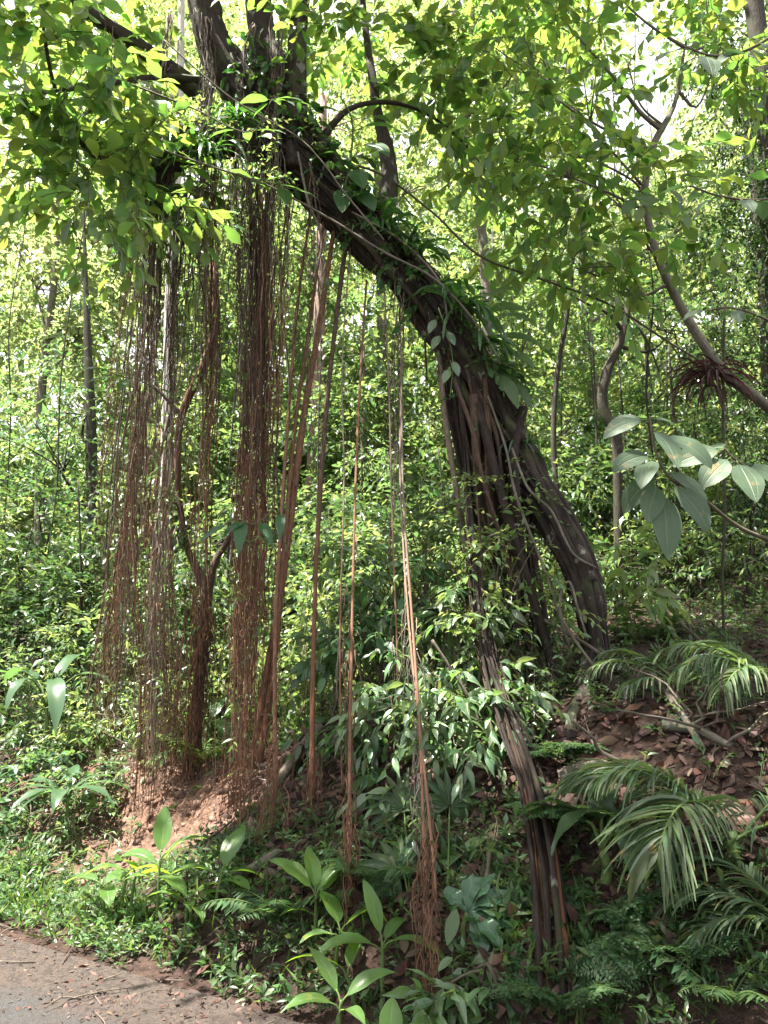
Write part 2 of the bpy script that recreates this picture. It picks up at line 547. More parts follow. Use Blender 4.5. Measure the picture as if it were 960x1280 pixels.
M['root_dark'] = bark_mat('dark root', (.032, .022, .016), (.10, .064, .045), su=3, sv=5, bump=.5, island=.4, tip=((.07, .03, .017), (.19, .085, .045)))
M['root_black'] = bark_mat('blackish root', (.011, .008, .0065), (.036, .024, .019), su=3, sv=5, bump=.5, island=.4)  # blackish brown, darker than the other root colours
M['twig'] = bark_mat('twig', (.045, .038, .025), (.10, .085, .055), su=3, sv=5, bump=.2)
M['stem_green'] = bark_mat('green stem', (.05, .085, .025), (.09, .13, .04), su=3, sv=3, bump=.15)
M['liana'] = bark_mat('liana', (.07, .060, .047), (.17, .145, .115), su=3, sv=4, bump=.4, moss=.2)
M['clod'] = bark_mat('clay clod', (.08, .047, .033), (.19, .12, .086), su=3, sv=3, bump=.5, island=.3)
M['wood_dead'] = bark_mat('dead wood', (.06, .048, .038), (.15, .12, .095), su=4, sv=3, bump=.5, moss=.25, lichen=.3)


def ground_mat():
    m, nt = new_mat('forest soil')
    tc = nd(nt, 'ShaderNodeTexCoord')
    at = nd(nt, 'ShaderNodeVertexColor'); at.layer_name = 'soil'
    sx = nd(nt, 'ShaderNodeSeparateColor'); nt.links.new(at.outputs[0], sx.inputs[0])
    o = tc.outputs['Object']
    n1 = noise(nt, o, 2.2, 6, .65); n2 = noise(nt, o, 17, 6, .7); n3 = noise(nt, o, 60, 4, .7)
    dark = mix(nt, ramp(nt, n2, .3, .7), (.022, .015, .012), (.070, .044, .034))
    clay = mix(nt, ramp(nt, n2, .3, .7), (.085, .050, .035), (.205, .128, .092))
    f = ramp(nt, mathn(nt, 'ADD', sx.outputs[0], mathn(nt, 'MULTIPLY', mathn(nt, 'SUBTRACT', n1, .5), 1.3)), .35, .62)
    c = mix(nt, f, dark, clay)
    c = mix(nt, mathn(nt, 'MULTIPLY', ramp(nt, n3, .5, .8), .55), c, (.025, .018, .014))
    pr = nd(nt, 'ShaderNodeBsdfPrincipled'); nt.links.new(c, pr.inputs['Base Color']); pr.inputs['Roughness'].default_value = .95
    pr.inputs['Specular IOR Level'].default_value = .15
    b = nd(nt, 'ShaderNodeBump'); b.inputs['Strength'].default_value = .9; b.inputs['Distance'].default_value = .05
    nt.links.new(mathn(nt, 'ADD', n2, mathn(nt, 'MULTIPLY', n3, .5)), b.inputs['Height']); nt.links.new(b.outputs[0], pr.inputs['Normal'])
    out = nd(nt, 'ShaderNodeOutputMaterial'); nt.links.new(pr.outputs[0], out.inputs[0])
    return m


def road_mat():
    m, nt = new_mat('worn asphalt')
    tc = nd(nt, 'ShaderNodeTexCoord'); o = tc.outputs['Object']
    at = nd(nt, 'ShaderNodeVertexColor'); at.layer_name = 'edge'
    sx = nd(nt, 'ShaderNodeSeparateColor'); nt.links.new(at.outputs[0], sx.inputs[0])
    n1 = noise(nt, o, 1.7, 6, .65); n2 = noise(nt, o, 40, 5, .7); n3 = noise(nt, o, 160, 3, .7)
    asp = mix(nt, ramp(nt, n3, .38, .66), (.026, .025, .025), (.105, .099, .096))
    dirt = mix(nt, ramp(nt, n2, .38, .64), (.030, .020, .015), (.125, .085, .065))
    f = ramp(nt, mathn(nt, 'ADD', sx.outputs[0], mathn(nt, 'MULTIPLY', mathn(nt, 'SUBTRACT', n1, .5), 1.6)), .25, .75)
    c = mix(nt, f, asp, dirt)
    c = mix(nt, mathn(nt, 'MULTIPLY', ramp(nt, n2, .52, .64), .7), c, (.035, .027, .022))
    n5 = noise(nt, o, 7, 5, .7)
    c = mix(nt, mathn(nt, 'MULTIPLY', ramp(nt, n5, .5, .66), .55), c, (.045, .034, .027))
    pr = nd(nt, 'ShaderNodeBsdfPrincipled'); nt.links.new(c, pr.inputs['Base Color']); pr.inputs['Roughness'].default_value = .8
    b = nd(nt, 'ShaderNodeBump'); b.inputs['Strength'].default_value = 1.0; b.inputs['Distance'].default_value = .02
    nt.links.new(mathn(nt, 'ADD', n2, n3), b.inputs['Height']); nt.links.new(b.outputs[0], pr.inputs['Normal'])
    out = nd(nt, 'ShaderNodeOutputMaterial'); nt.links.new(pr.outputs[0], out.inputs[0])
    return m


# ------------------------------------------------------------------ ground and road
def make_ground():
    k = 5.0; n = 261
    u = np.linspace(-1, 1, n)
    gx = 90 * np.sinh(k * u) / math.sinh(k)
    gy = 6 + 90 * np.sinh(k * u) / math.sinh(k)
    X, Y = np.meshgrid(gx, gy, indexing='ij')
    Z = terrain(X, Y)
    v = np.stack([X, Y, Z], -1).reshape(-1, 3)
    i, j = np.meshgrid(np.arange(n - 1), np.arange(n - 1), indexing='ij')
    q = np.stack([i * n + j, (i + 1) * n + j, (i + 1) * n + j + 1, i * n + j + 1], -1).reshape(-1, 4)
    mb = MB(); mb.add(v, v[:, :2], q)
    o = mb.build('ground', ground_mat()); tag(o, kind='structure')
    s, t = st(X, Y)
    bare = sst(.5, 1.3, s) * (1 - sst(2.0, 2.6, s)) * sst(1.2, 2.4, t) * (1 - .75 * sst(3.2, 4.2, t)) * .95 + .12 * sst(0, 2, t)
    ca = o.data.color_attributes.new('soil', 'FLOAT_COLOR', 'POINT')
    c = np.zeros((n * n, 4), np.float32); c[:, 0] = bare.ravel(); c[:, 3] = 1
    ca.data.foreach_set('color', c.ravel())


def make_road():
    ns, nt_ = 70, 300
    sv = np.linspace(0, 1, ns) ** .6
    tt = np.linspace(-14, 40, nt_)
    S, T = np.meshgrid(sv, tt, indexing='ij')
    edge = .16 * fbm(T * 1.6, T * 0 + .5, 5, 4) + .05 - .0072 * np.clip(T, -6, 14) ** 2 + .05
    s = -6.5 + (edge + 6.5) * S
    x = EX + s * .545 - T * .84; y = EY + s * .84 + T * .545
    z = .014 - .05 * sst(-.06, .0, s - edge) + 0 * s + .006 * fbm(x * 2, y * 2, 4, 3)
    v = np.stack([x, y, z], -1).reshape(-1, 3)
    i, j = np.meshgrid(np.arange(ns - 1), np.arange(nt_ - 1), indexing='ij')
    q = np.stack([i * nt_ + j, i * nt_ + j + 1, (i + 1) * nt_ + j + 1, (i + 1) * nt_ + j], -1).reshape(-1, 4)[:, ::-1]
    mb = MB(); mb.add(v, v[:, :2], q)
    o = mb.build('road', road_mat()); tag(o, kind='structure')
    ca = o.data.color_attributes.new('edge', 'FLOAT_COLOR', 'POINT')
    c = np.zeros((ns * nt_, 4), np.float32); c[:, 0] = (sst(-1.1, .1, s - edge)).ravel(); c[:, 3] = 1
    ca.data.foreach_set('color', c.ravel())


make_ground()
make_road()

T_OV = leaf_tpl(2, 'oval', .42, .3, .2)
T_OV4 = leaf_tpl(4, 'oval', .45, .3, .25)
T_OB = leaf_tpl(3, 'obov', .46, .25, .2)
T_OB4 = leaf_tpl(4, 'obov', .50, .25, .22)
T_LA = leaf_tpl(3, 'lance', .30, .3, .3)
T_LA5 = leaf_tpl(5, 'lance', .34, .35, .35, .15)
T_RH = rhomb_tpl(.45, .25, .15)
T_RHO = rhomb_tpl(.5, .25, .15, 'obov')
T_RHL = rhomb_tpl(.3, .25, .25)

# ------------------------------------------------------------------ generic plants
def jig(pts, a):
    pts = np.array(pts, float); pts[1:-1] += R.normal(0, a, (len(pts) - 2, 3)); return pts


def tree(name, label, cat, path, rad, blobs, leaf, bark, tpl, L=.5, nl=8, size=.1, group=None, sides=8, droop=.35, per=9, limbs=True, lump=.12, forks=(), **kw):
    base = np.array(path[0]); gz = H(base[0], base[1])
    base = np.array([base[0], base[1], gz])
    th = thing(name, label, cat, base, group)
    mb = MB(); p = tube(mb, path, rad, n=26, sides=sides, lump=lump)
    mb.build('trunk', M[bark], th)
    for fp, fr in forks:
        mb = MB(); tube(mb, fp, fr, n=16, sides=6, lump=.1); mb.build('branch', M[bark], th)
    if limbs:
        for c, r, n in blobs:
            c = np.array(c)
            dz = np.linalg.norm(p - (c - np.array([0, 0, .9 * np.mean(r)])), axis=1)
            a = p[int(np.argmin(dz))]
            rr = np.mean(rad) * .5
            mb = MB()
            tube(mb, jig([a, a * .55 + c * .45 + np.array([0, 0, -.15]), c], .08), [rr, rr * .6, rr * .25], n=10, sides=5)
            for k in range(5):
                e = c + nrm(R.normal(0, 1, 3)) * np.asarray(r) * .75
                b = a * .35 + c * .65
                tube(mb, jig([b, (b + e) / 2 + np.array([0, 0, .05]), e], .05), [rr * .45, rr * .28, rr * .12], n=7, sides=4)
            mb.build('branch', M[bark], th)
    if blobs:
        mb = MB()
        crown(mb, tpl, blobs, L, nl, size, 0, 1, droop=droop, per=per, **kw)
        mb.build('crown', [M[leaf], M['twig']], th)
    return th


def shrub(label, base, blobs, leaf, tpl, L=.35, nl=7, size=.09, nst=4, group=None, droop=.35, cat='shrub', stem='twig', sr=.012, per=6, name='shrub', **kw):
    base = ground_at(base)
    th = thing(name, label, cat, base, group)
    for k in range(nst):
        c, r, n = blobs[k % len(blobs)]
        e = np.array(c) + nrm(R.normal(0, 1, 3)) * np.asarray(r) * .6
        b = base + np.array([R.normal(0, .05), R.normal(0, .05), -.03])
        mb = MB(); tube(mb, jig([b, b * .6 + e * .4 + np.array([0, 0, .12]), e], .04), [sr, sr * .8, sr * .35], n=12, sides=5)
        for q in range(4):
            e2 = np.array(c) + nrm(R.normal(0, 1, 3)) * np.asarray(r) * .85
            a = b * .45 + e * .55
            tube(mb, jig([a, (a + e2) / 2 + np.array([0, 0, .05]), e2], .03), [sr * .6, sr * .4, sr * .2], n=7, sides=4)
        mb.build('stem', M[stem], th)
    mb = MB()
    crown(mb, tpl, blobs, L, nl, size, 0, 1, droop=droop, per=per, **kw)
    mb.build('foliage', [M[leaf], M['twig']], th)
    return th


GS = .76


def ginger(label, base, shoots, name='ginger_plant', cat='ginger plant', group='leafy gingers along the road verge', mat='leaf_ginger', W=.11, kind='oval'):
    """shoots: (dx, dy, height, lean x, lean y, [(t, heading deg, rise, length, droop)])"""
    base = ground_at(base)
    th = thing(name, label, cat, base, group)
    for dx, dy, h, lx, ly, lv in shoots:
        b = ground_at(base + np.array([dx, dy, 0])) - np.array([0, 0, .03])
        h = h * .85; tip = b + np.array([lx, ly, h])
        pts = spline([b, (b + tip) / 2 + np.array([-lx * .15, -ly * .15, .02]), tip], 14)
        mb = MB(); tube(mb, pts, [.011, .010, .006], n=14, sides=6, smooth=False); mb.build('stem', M['stem_green'], th)
        for t, az, rise, L, dr in lv:
            a = math.radians(az)
            d = np.array([math.cos(a), math.sin(a), rise])
            i = min(int(t * 13), 13)
            p0 = pts[i]
            p1 = p0 + nrm(d + UP * .7) * L * .16
            L = L * GS
            mb = MB()
            blade(mb, p1, d, UP + R.normal(0, .15, 3), L, W * L / .30 * (.9 + .2 * R.random()), dr, .22, 10, kind, wav=.025)
            lf = mb.build('leaf', M[mat], th)
            mb = MB(); tube(mb, [p0, (p0 + p1) / 2 + UP * .01, p1 + nrm(d) * .01], [.006, .0045, .0035], n=5, sides=5)
            mb.build('petiole', M['stem_green'], lf)
    return th


def frond_pts(base, d, L, droop, n=22):
    p = np.array(base, float); d = nrm(d); pts = [p.copy()]
    for i in range(n):
        p = p + d * L / n; pts.append(p.copy()); d = nrm(d - UP * droop / n * (.4 + 1.2 * i / n))
    return np.array(pts)


def palm_frond(th, base, d, L, droop, nlf=34, ll=.38, lw=.022, hang=1.1, start=.25, mat='palm', side_ang=.9, gap=.0, name='frond', wide_tip=0):
    pts = frond_pts(base, d, L, droop)
    mb = MB(); tube(mb, pts, [.010, .007, .003], n=len(pts), sides=5, mat=1, smooth=False)
    t, _, _ = frames(pts)
    side0 = nrm(np.cross(t, UP) + 1e-6)
    for k in range(nlf):
        u = start + (1 - start) * (k + .5) / nlf
        f = u * (len(pts) - 1); i = min(int(f), len(pts) - 2); p = pts[i] * (1 - f + i) + pts[i + 1] * (f - i)
        for sg in (-1, 1):
            if R.random() < gap: continue
            if R.random() < .05: continue
            l = ll * (.4 + .6 * R.random() if R.random() < .12 else 1) * (.55 + .6 * math.sin(math.pi * (.15 + .8 * (u - start) / (1 - start)))) * (.85 + .3 * R.random())
            dd = t[i] * (.55 + .5 * u) + side0[i] * sg * side_ang * (1.15 - .5 * u) + UP * .18 + R.normal(0, .09, 3)
            w = lw * (.8 + .4 * R.random())
            if wide_tip and k >= nlf - wide_tip: w = lw * 3.4
            blade(mb, p, dd, UP + R.normal(0, .45, 3), l, w, hang * (.5 + 1.0 * R.random()), .35, 6, 'strap')
    return mb.build(name, [M[mat], M['stem_green']], th)


def fan_leaf(th, base, hub, face, r, nseg=13, arc=270, mat='palm'):
    """palmate leaf: petiole from base to hub, segments opening round the hub in the plane whose normal is face"""
    mb = MB(); hub = np.array(hub, float)
    tube(mb, [base, (np.array(base) + hub) / 2 + UP * .06, hub], [.006, .005, .004], n=10, sides=5, mat=1)
    fz = nrm(np.array(face, float)); tipd = nrm(hub - np.array(base)); tipd = nrm(tipd - fz * tipd.dot(fz) - UP * .4)
    tipd = nrm(tipd - fz * tipd.dot(fz)); sd = np.cross(tipd, fz)
    for k in range(nseg):
        a = math.radians(-arc / 2 + arc * k / (nseg - 1))
        d = tipd * math.cos(a) + sd * math.sin(a)
        blade(mb, hub + d * .01, d + R.normal(0, .04, 3), fz, r * (.85 + .15 * math.cos(a * .6)) * (.92 + .16 * R.random()), r * 2 * math.sin(math.radians(arc / nseg / 2)) * .62, .55, .55, 7, 'lance')
    return mb.build('leaf', [M[mat], M['stem_green']], th)


def fern_frond(th, base, d, L, droop=.9, W=.32, n=20, mat='fern', deep=True):
    pts = frond_pts(base, d, L, droop, 20)
    mb = MB(); tube(mb, pts, [.005, .003, .0012], n=len(pts), sides=4, mat=1, smooth=False)
    t, _, _ = frames(pts); s0 = nrm(np.cross(t, UP) + 1e-6)
    A, D, U, S = [], [], [], []
    for k in range(n):
        u = .15 + .85 * (k + .5) / n; f = u * 20; i = min(int(f), 19); p = pts[i] * (1 - f + i) + pts[i + 1] * (f - i)
        l = W * L * math.sin(math.pi * (.22 + .76 * (u - .15) / .85)) ** 1.0
        up = np.cross(s0[i], t[i])
        for sg in (-1, 1):
            if R.random() < .06: continue
            dd = nrm(s0[i] * sg + t[i] * .45 - UP * .12 + R.normal(0, .13, 3))
            if deep:
                m = max(3, int(l / .014))
                for q in range(m):
                    v = (q + .5) / m; pp = p + dd * l * v - UP * .12 * l * v * v
                    for s2 in (-1, 1):
                        A.append(pp); D.append(np.cross(up, dd) * s2 + dd * .55 - UP * .1); U.append(up + R.normal(0, .45, 3)); S.append(l * (.18 + .22 * R.random()) * (1 - .75 * v) + .006)
            else:
                A.append(p); D.append(dd - UP * .15); U.append(up); S.append(l)
    place(mb, rhomb_tpl(.5 if deep else .22, .2, .1), A, D, U, S)
    return mb.build('frond', [M[mat], M['stem_green']], th)


def fern(label, base, n, L, heading=None, spread=360, rise=.9, name='fern', group='ferns on the shaded bank', W=.32, deep=True, droop=1.1, mat='fern'):
    base = ground_at(base) - UP * .01
    th = thing(name, label, 'fern', base, group)
    for k in range(n):
        a = math.radians((heading or 0) + (k / max(1, n - (spread < 360)) - .5) * spread + R.normal(0, 9))
        d = np.array([math.cos(a), math.sin(a), rise * (.7 + .6 * R.random())])
        fern_frond(th, base + R.normal(0, .015, 3) * np.array([1, 1, 0]), d, L * (.8 + .4 * R.random()), droop * (.8 + .4 * R.random()), W, 18, mat, deep)
    return th


def strand(T, B, r, wob=.04, n=16, sag=0.):
    T = np.array(T, float); B = np.array(B, float)
    m = 7
    u = np.linspace(0, 1, m)[:, None]
    p = T * (1 - u) + B * u
    w = np.cumsum(R.normal(0, wob / 2, (m, 3)), 0) * np.array([1, 1, .2])
    w = w - u * w[-1]
    w[0] = 0
    return p + w

# ================================================================== THE LEANING FIG
YB = G(745, 860)[1] + .15


def PP(l):
    return [P(*a) for a in l]


def px(r, Y):
    return r * Y / FPX


figbase = ground_at(P(752, 870, YB))
GAPS += [(P(585, 870, 5.1), .75), (P(600, 960, 4.9), .5), (P(540, 800, 5.4), .8), (G(110, 1000), .7), (P(190, 900, 7.6), .8), (G(190, 1140), .6), (G(60, 1225), .8), (G(310, 1000), .55)]
fig = thing('fig_tree', 'old leaning fig arching over the bank, hung with curtains of aerial roots', 'tree', figbase)
Y1, Y2 = YB + .15, YB + .35
tp = [(756, 900, YB - .02), (745, 800, YB), (727, 715, YB + .05), (693, 648, Y1), (655, 590, Y2), (625, 535, Y2), (597, 480, Y2), (562, 415, Y2), (522, 360, Y2), (472, 305, Y2), (425, 255, Y2), (380, 205, Y2), (335, 150, Y2), (296, 85, Y2)]
tr_ = [11, 13, 15, 17, 20, 23, 24, 23, 22, 22, 25, 31, 34, 26]
mb = MB()
trunkp = tube(mb, PP(tp), [px(r, y[2]) for r, y in zip(tr_, tp)], n=110, sides=36, lump=.2, rough=.05, rag=.6)
tr0 = np.interp(np.linspace(0, 1, 110), np.linspace(0, 1, len(tr_)), [px(r, y[2]) for r, y in zip(tr_, tp)])
tr_r = tr0
tt_, tn_, tb_ = frames(trunkp)
for k in range(30):      # the big roots fused into the trunk, each winding on its own line
    i0 = int(R.integers(0, 24)) if k < 20 else int(R.integers(20, 60)); i1 = int(R.integers(40, 109)) if k % 3 else int(R.integers(80, 109)); i1 = max(i1, i0 + 16)
    idx = np.linspace(i0, i1, 16).astype(int)
    ang = k * 2.39 + R.normal(0, .6) * np.linspace(0, 1, 16) + np.cumsum(R.normal(0, .16, 16))
    off = tr_r[idx] * (.86 + .25 * np.sin(np.linspace(0, 7, 16) + k) + .12 * R.normal(0, 1, 16))
    pts = trunkp[idx] + (np.cos(ang) * off)[:, None] * tn_[idx] + (np.sin(ang) * off)[:, None] * tb_[idx]
    r0 = .018 + .040 * R.random() ** 1.6
    tube(mb, pts, r0 * (.7 + .6 * R.random(8)), n=60, sides=10, mat=0 if R.random() < .6 else 1, rag=.3, rough=.05)
# strands of fused root clinging along the trunk's own surface
for k in range(170):
    i0 = int(R.integers(0, 90)); i1 = min(109, i0 + int(R.integers(14, 60)))
    a0 = R.random() * 6.28; da = R.normal(0, .5)
    idx = np.linspace(i0, i1, 12).astype(int)
    ang = a0 + da * np.linspace(0, 1, 12) + np.cumsum(R.normal(0, .10, 12))
    rr = tr_r[idx] * (1.0 + .10 * R.random() + np.abs(np.cumsum(R.normal(0, .05, 12))))
    pts = trunkp[idx] + (np.cos(ang) * rr)[:, None] * tn_[idx] + (np.sin(ang) * rr)[:, None] * tb_[idx]
    r0 = .006 + .026 * R.random() ** 2
    tube(mb, pts, [r0 * .6, r0, r0, r0 * .4], n=22, sides=5, mat=1 if R.random() < .6 else (2 if R.random() < .08 else 0))
mb.build('trunk', [M['bark_fig'], M['root_black'], M['root_dark']], fig)
# buttress roots at the base
for e, r in (((795, 885), .05), ((722, 930), .05), ((765, 930), .045), ((700, 880), .05), ((742, 900), .05), ((712, 862), .04), ((780, 900), .03)):
    mb = MB(); g = G(*e); a = P(745, 815, YB)
    tube(mb, strand(a, g - UP * .04, 0, .10), [.055, .045, r * .5], n=24, sides=9, lump=.2, rag=.3)
    mb.build('buttress_root', M['bark_fig'], fig)

limbs = [
    ([(340, 170, Y2), (300, 110, Y2), (265, 55, Y2 - .05), (252, -10, Y2 - .1), (245, -150, Y2 - .2)], [28, 28, 24, 20, 17]),
    ([(360, 190, Y2), (345, 130, Y2), (330, 60, Y2 + .1), (322, -20, Y2 + .15), (318, -150, Y2 + .2)], [28, 22, 19, 18, 15]),
    ([(372, 215, Y2 - .1), (370, 140, Y2 - .15), (371, 60, Y2 - .2), (376, -30, Y2 - .2), (380, -150, Y2 - .2)], [20, 13, 11, 12, 9]),
    ([(318, 20, Y2 + .1), (338, 62, Y2), (358, 85, Y2 - .1), (372, 110, Y2 - .15)], [12, 12, 13, 9]),
    ([(262, 125, Y2), (205, 82, Y2 - .2), (160, 50, Y2 - .5), (95, 5, Y2 - .9), (10, -70, Y2 - 1.3)], [14, 11, 10, 9, 7]),
    ([(330, 175, Y2), (270, 175, Y2), (220, 190, Y2 - .1), (200, 225, Y2 - .1), (193, 262, Y2 - .1)], [30, 24, 20, 14, 8]),
    ([(400, 175, Y2), (440, 135, Y2 + .1), (500, 130, Y2 + .3), (560, 160, Y2 + .6), (610, 215, Y2 + .8)], [6, 3.5, 2.6, 1.6, .8]),
    ([(470, 290, Y2), (486, 235, Y2 + .25), (482, 185, Y2 + .4), (470, 130, Y2 + .5), (455, 20, Y2 + .6), (448, -60, Y2 + .7)], [14, 13, 11, 7, 5, 4]),
    ([(250, 100, Y2 - .1), (200, 97, Y2 - .3), (110, 108, Y2 - .8), (0, 122, Y2 - 1.3)], [6, 5, 3.5, 2]),
    ([(195, 190, Y2 - .2), (150, 200, Y2 - .6), (112, 190, Y2 - .9), (85, 150, Y2 - 1.1), (62, 85, Y2 - 1.3), (48, -20, Y2 - 1.5)], [3.5, 3, 2.6, 2.4, 2, 1.6]),
]
for pts, rr in limbs:
    mb = MB(); tube(mb, PP(pts), [px(r, Y2) for r in rr], n=40, sides=14, lump=.16, rough=.04, rag=.22)
    mb.build('branch', [M['bark_fig']], fig)

# the fused curtain of roots under the arch
for k in range(30):
    u = k / 29
    i = int(np.interp(R.random(), [0, 1], [40, 56]))
    top = trunkp[i] + np.array([R.normal(0, .1), R.normal(0, .12), -.05])
    bx = 618 + 80 * u + R.normal(0, 6); by = 862 + R.normal(0, 12)
    B = G(bx, by); B = B + np.array([0, .1, -.08])
    r0 = R.choice([.009, .014, .022, .034], p=[.35, .3, .22, .13])
    mb = MB(); tube(mb, strand(top, B, r0, .05), [r0 * 1.2, r0, r0 * .8], n=22, sides=6, lump=.18)
    mb.build('aerial_root', M[R.choice(['root_black', 'root_dark', 'bark_fig', 'root_black'])], fig)

# roots that have reached the soil: pixel paths (x, y) and radius
def long_root(path, r, mat, dy=0., ground=True, part='aerial_root', lump=.12, n=34, tuft=0, ytop=None):
    Yt = Y2 if ytop is None else ytop
    if ground:
        e = G(*path[-1]); e = e - UP * .04; Ye = e[1]
    else:
        Ye = Yt + dy; e = P(path[-1][0], path[-1][1], Ye)
    pts = []
    y0, y1 = path[0][1], path[-1][1]
    for (x, y) in path[:-1]:
        f = (y - y0) / (y1 - y0)
        pts.append(P(x, y, Yt * (1 - f) + Ye * f))
    pts.append(e)
    pts = np.array(pts)
    mb = MB(); rr = [px(a, Yt) * .68 for a in (r if isinstance(r, (list, tuple)) else [r])]
    tube(mb, pts, rr, n=n, sides=7, lump=lump, rough=.06)
    sp = spline(pts, 40)
    if tuft:
        for k in range(tuft):
            i = int(np.clip(R.normal(30, 6), 14, 38)); a = sp[i] + R.normal(0, .012, 3)
            l = .25 + .5 * R.random()
            b = a + np.array([R.normal(0, .035), R.normal(0, .035), -l])
            tube(mb, strand(a, b, 0, .03), [.003, .0022, .001], n=8, sides=4)
    return mb.build(part, M[mat], fig)


LR = [
    ([(418, 285), (400, 400), (380, 520), (362, 660), (345, 780), (330, 870), (318, 955)], [5, 6, 6.5, 7, 8, 9, 12], 'root_red', 10),
    ([(405, 275), (385, 420), (368, 540), (354, 700), (340, 850), (322, 960)], [3, 3.5, 4, 5, 6, 7], 'root_red', 16),
    ([(433, 300), (420, 400), (406, 530), (396, 690), (391, 850), (390, 1005)], [4.5, 4.5, 4.5, 4, 4, 5], 'root_dark', 14),
    ([(390, 255), (372, 380), (362, 500), (352, 640), (344, 800), (345, 1000)], [2.5, 3, 3, 3, 3.5, 4], 'root_red', 18),
    ([(458, 350), (450, 480), (444, 620), (440, 780), (437, 960), (437, 1140)], [2, 2.2, 2.2, 2.2, 2.6, 3.5], 'root_red', 26),
    ([(500, 380), (502, 500), (504, 620), (514, 760), (524, 900), (530, 1050), (536, 1270)], [1.2, 1.5, 1.8, 2.0, 2.1, 2.4, 3], 'root_grey', 70),
    ([(505, 400), (500, 560), (503, 660), (512, 790), (528, 940), (545, 1120), (548, 1275)], [1.4, 1.5, 1.6, 1.8, 2, 2, 2], 'root_grey', 14),
    ([(530, 400), (534, 500), (533, 590), (540, 690), (548, 800)], [3.4, 4, 3.6, 3.6, 4], 'root_dark', 4),
    ([(548, 430), (556, 520), (570, 610), (585, 700), (596, 780), (612, 850)], [5, 5.5, 6, 7, 8, 9], 'root_grey', 4),
    ([(570, 455), (580, 540), (586, 640), (598, 750), (614, 850)], [6, 6, 6, 7.5, 9], 'root_dark', 4),
    ([(585, 480), (578, 600), (576, 700), (574, 800)], [3, 3, 3, 3], 'root_dark', 2),
    ([(600, 490), (604, 600), (606, 700), (616, 800), (622, 850)], [4, 4.5, 5, 5, 6], 'root_red', 4),
    ([(605, 500), (612, 620), (622, 740), (640, 855)], [6, 7, 6, 6], 'root_red', 4),
    ([(478, 310), (486, 480), (490, 640), (496, 800), (500, 930)], [1.6, 1.6, 1.6, 1.6, 1.6], 'root_grey', 6),
    ([(440, 280), (428, 450), (430, 600), (425, 800), (428, 990)], [1.3, 1.3, 1.4, 1.4, 1.6], 'root_grey', 10),
]
for a in LR:
    long_root(a[0], a[1], a[2], tuft=a[3])
# the big root that runs on down the bank to the roadside
pth = [P(584, 560, Y2 - .1), P(590, 680, YB - .15)] + [P(x, y, min(Y, G(x, y)[1] - .10)) for x, y, Y in ((599, 780, 5.2), (616, 850, 4.95), (640, 915, 4.7), (663, 985, 4.4), (678, 1065, 4.2), (687, 1150, 4.0))] + [G(697, 1255)]
for k in range(24):
    r = .004 + .010 * R.random() ** 1.8 if k > 3 else (.016, .014, .012, .010)[k]
    off = np.array([np.clip(R.normal(0, .024), -.045, .045), R.normal(-.015, .02), 0])
    w_ = np.cumsum(R.normal(0, .014, (9, 3)), 0)
    q = np.array(pth) + off * np.linspace(.3, 1.5, 9)[:, None] + w_
    q[-1][2] = H(q[-1][0], q[-1][1]) - .03
    i0 = int(R.integers(0, 5)) if k > 3 else 0
    mb = MB(); tube(mb, q[i0:], [r * .55, r * .6, r * .75, r, r * 1.15], n=40, sides=8, lump=.25, rough=.10, rag=.3)
    mb.build('ground_root', M[R.choice(['root_black', 'root_dark', 'bark_fig', 'root_red'], p=[.66, .24, .10, .0])], fig)
# thin pale strands wandering over the trunk
for pts in ([(610, 495, Y2 - .22), (632, 560, Y2 - .25), (645, 620, Y1 - .2), (672, 690, YB - .1), (690, 740, YB - .2), (712, 810, YB - .2)],
            [(640, 560, Y2 - .3), (660, 610, Y1 - .25), (690, 640, Y1 - .2), (715, 690, YB - .1), (745, 710, YB - .1)],
            [(698, 740, YB - .2), (712, 728, YB - .25), (722, 760, YB - .25), (735, 800, YB - .25)],
            [(702, 735, YB - .25), (700, 765, YB - .25), (712, 790, YB - .25), (740, 830, YB - .3), (765, 860, YB - .3)],
            [(440, 265, Y2 - .25), (500, 300, Y2 - .25), (548, 350, Y2 - .25), (560, 400, Y2 - .28)],
            [(372, 190, Y2 - .35), (385, 250, Y2 - .33), (402, 300, Y2 - .3), (392, 350, Y2 - .3)],
            [(590, 680, Y2 - .2), (618, 668, Y2 - .35), (650, 655, Y2 - .35), (668, 660, Y2 - .3)]):
    mb = MB(); tube(mb, PP(pts), [.009, .011, .008], n=30, sides=5, rough=.1)
    mb.build('aerial_root', M['liana'], fig)

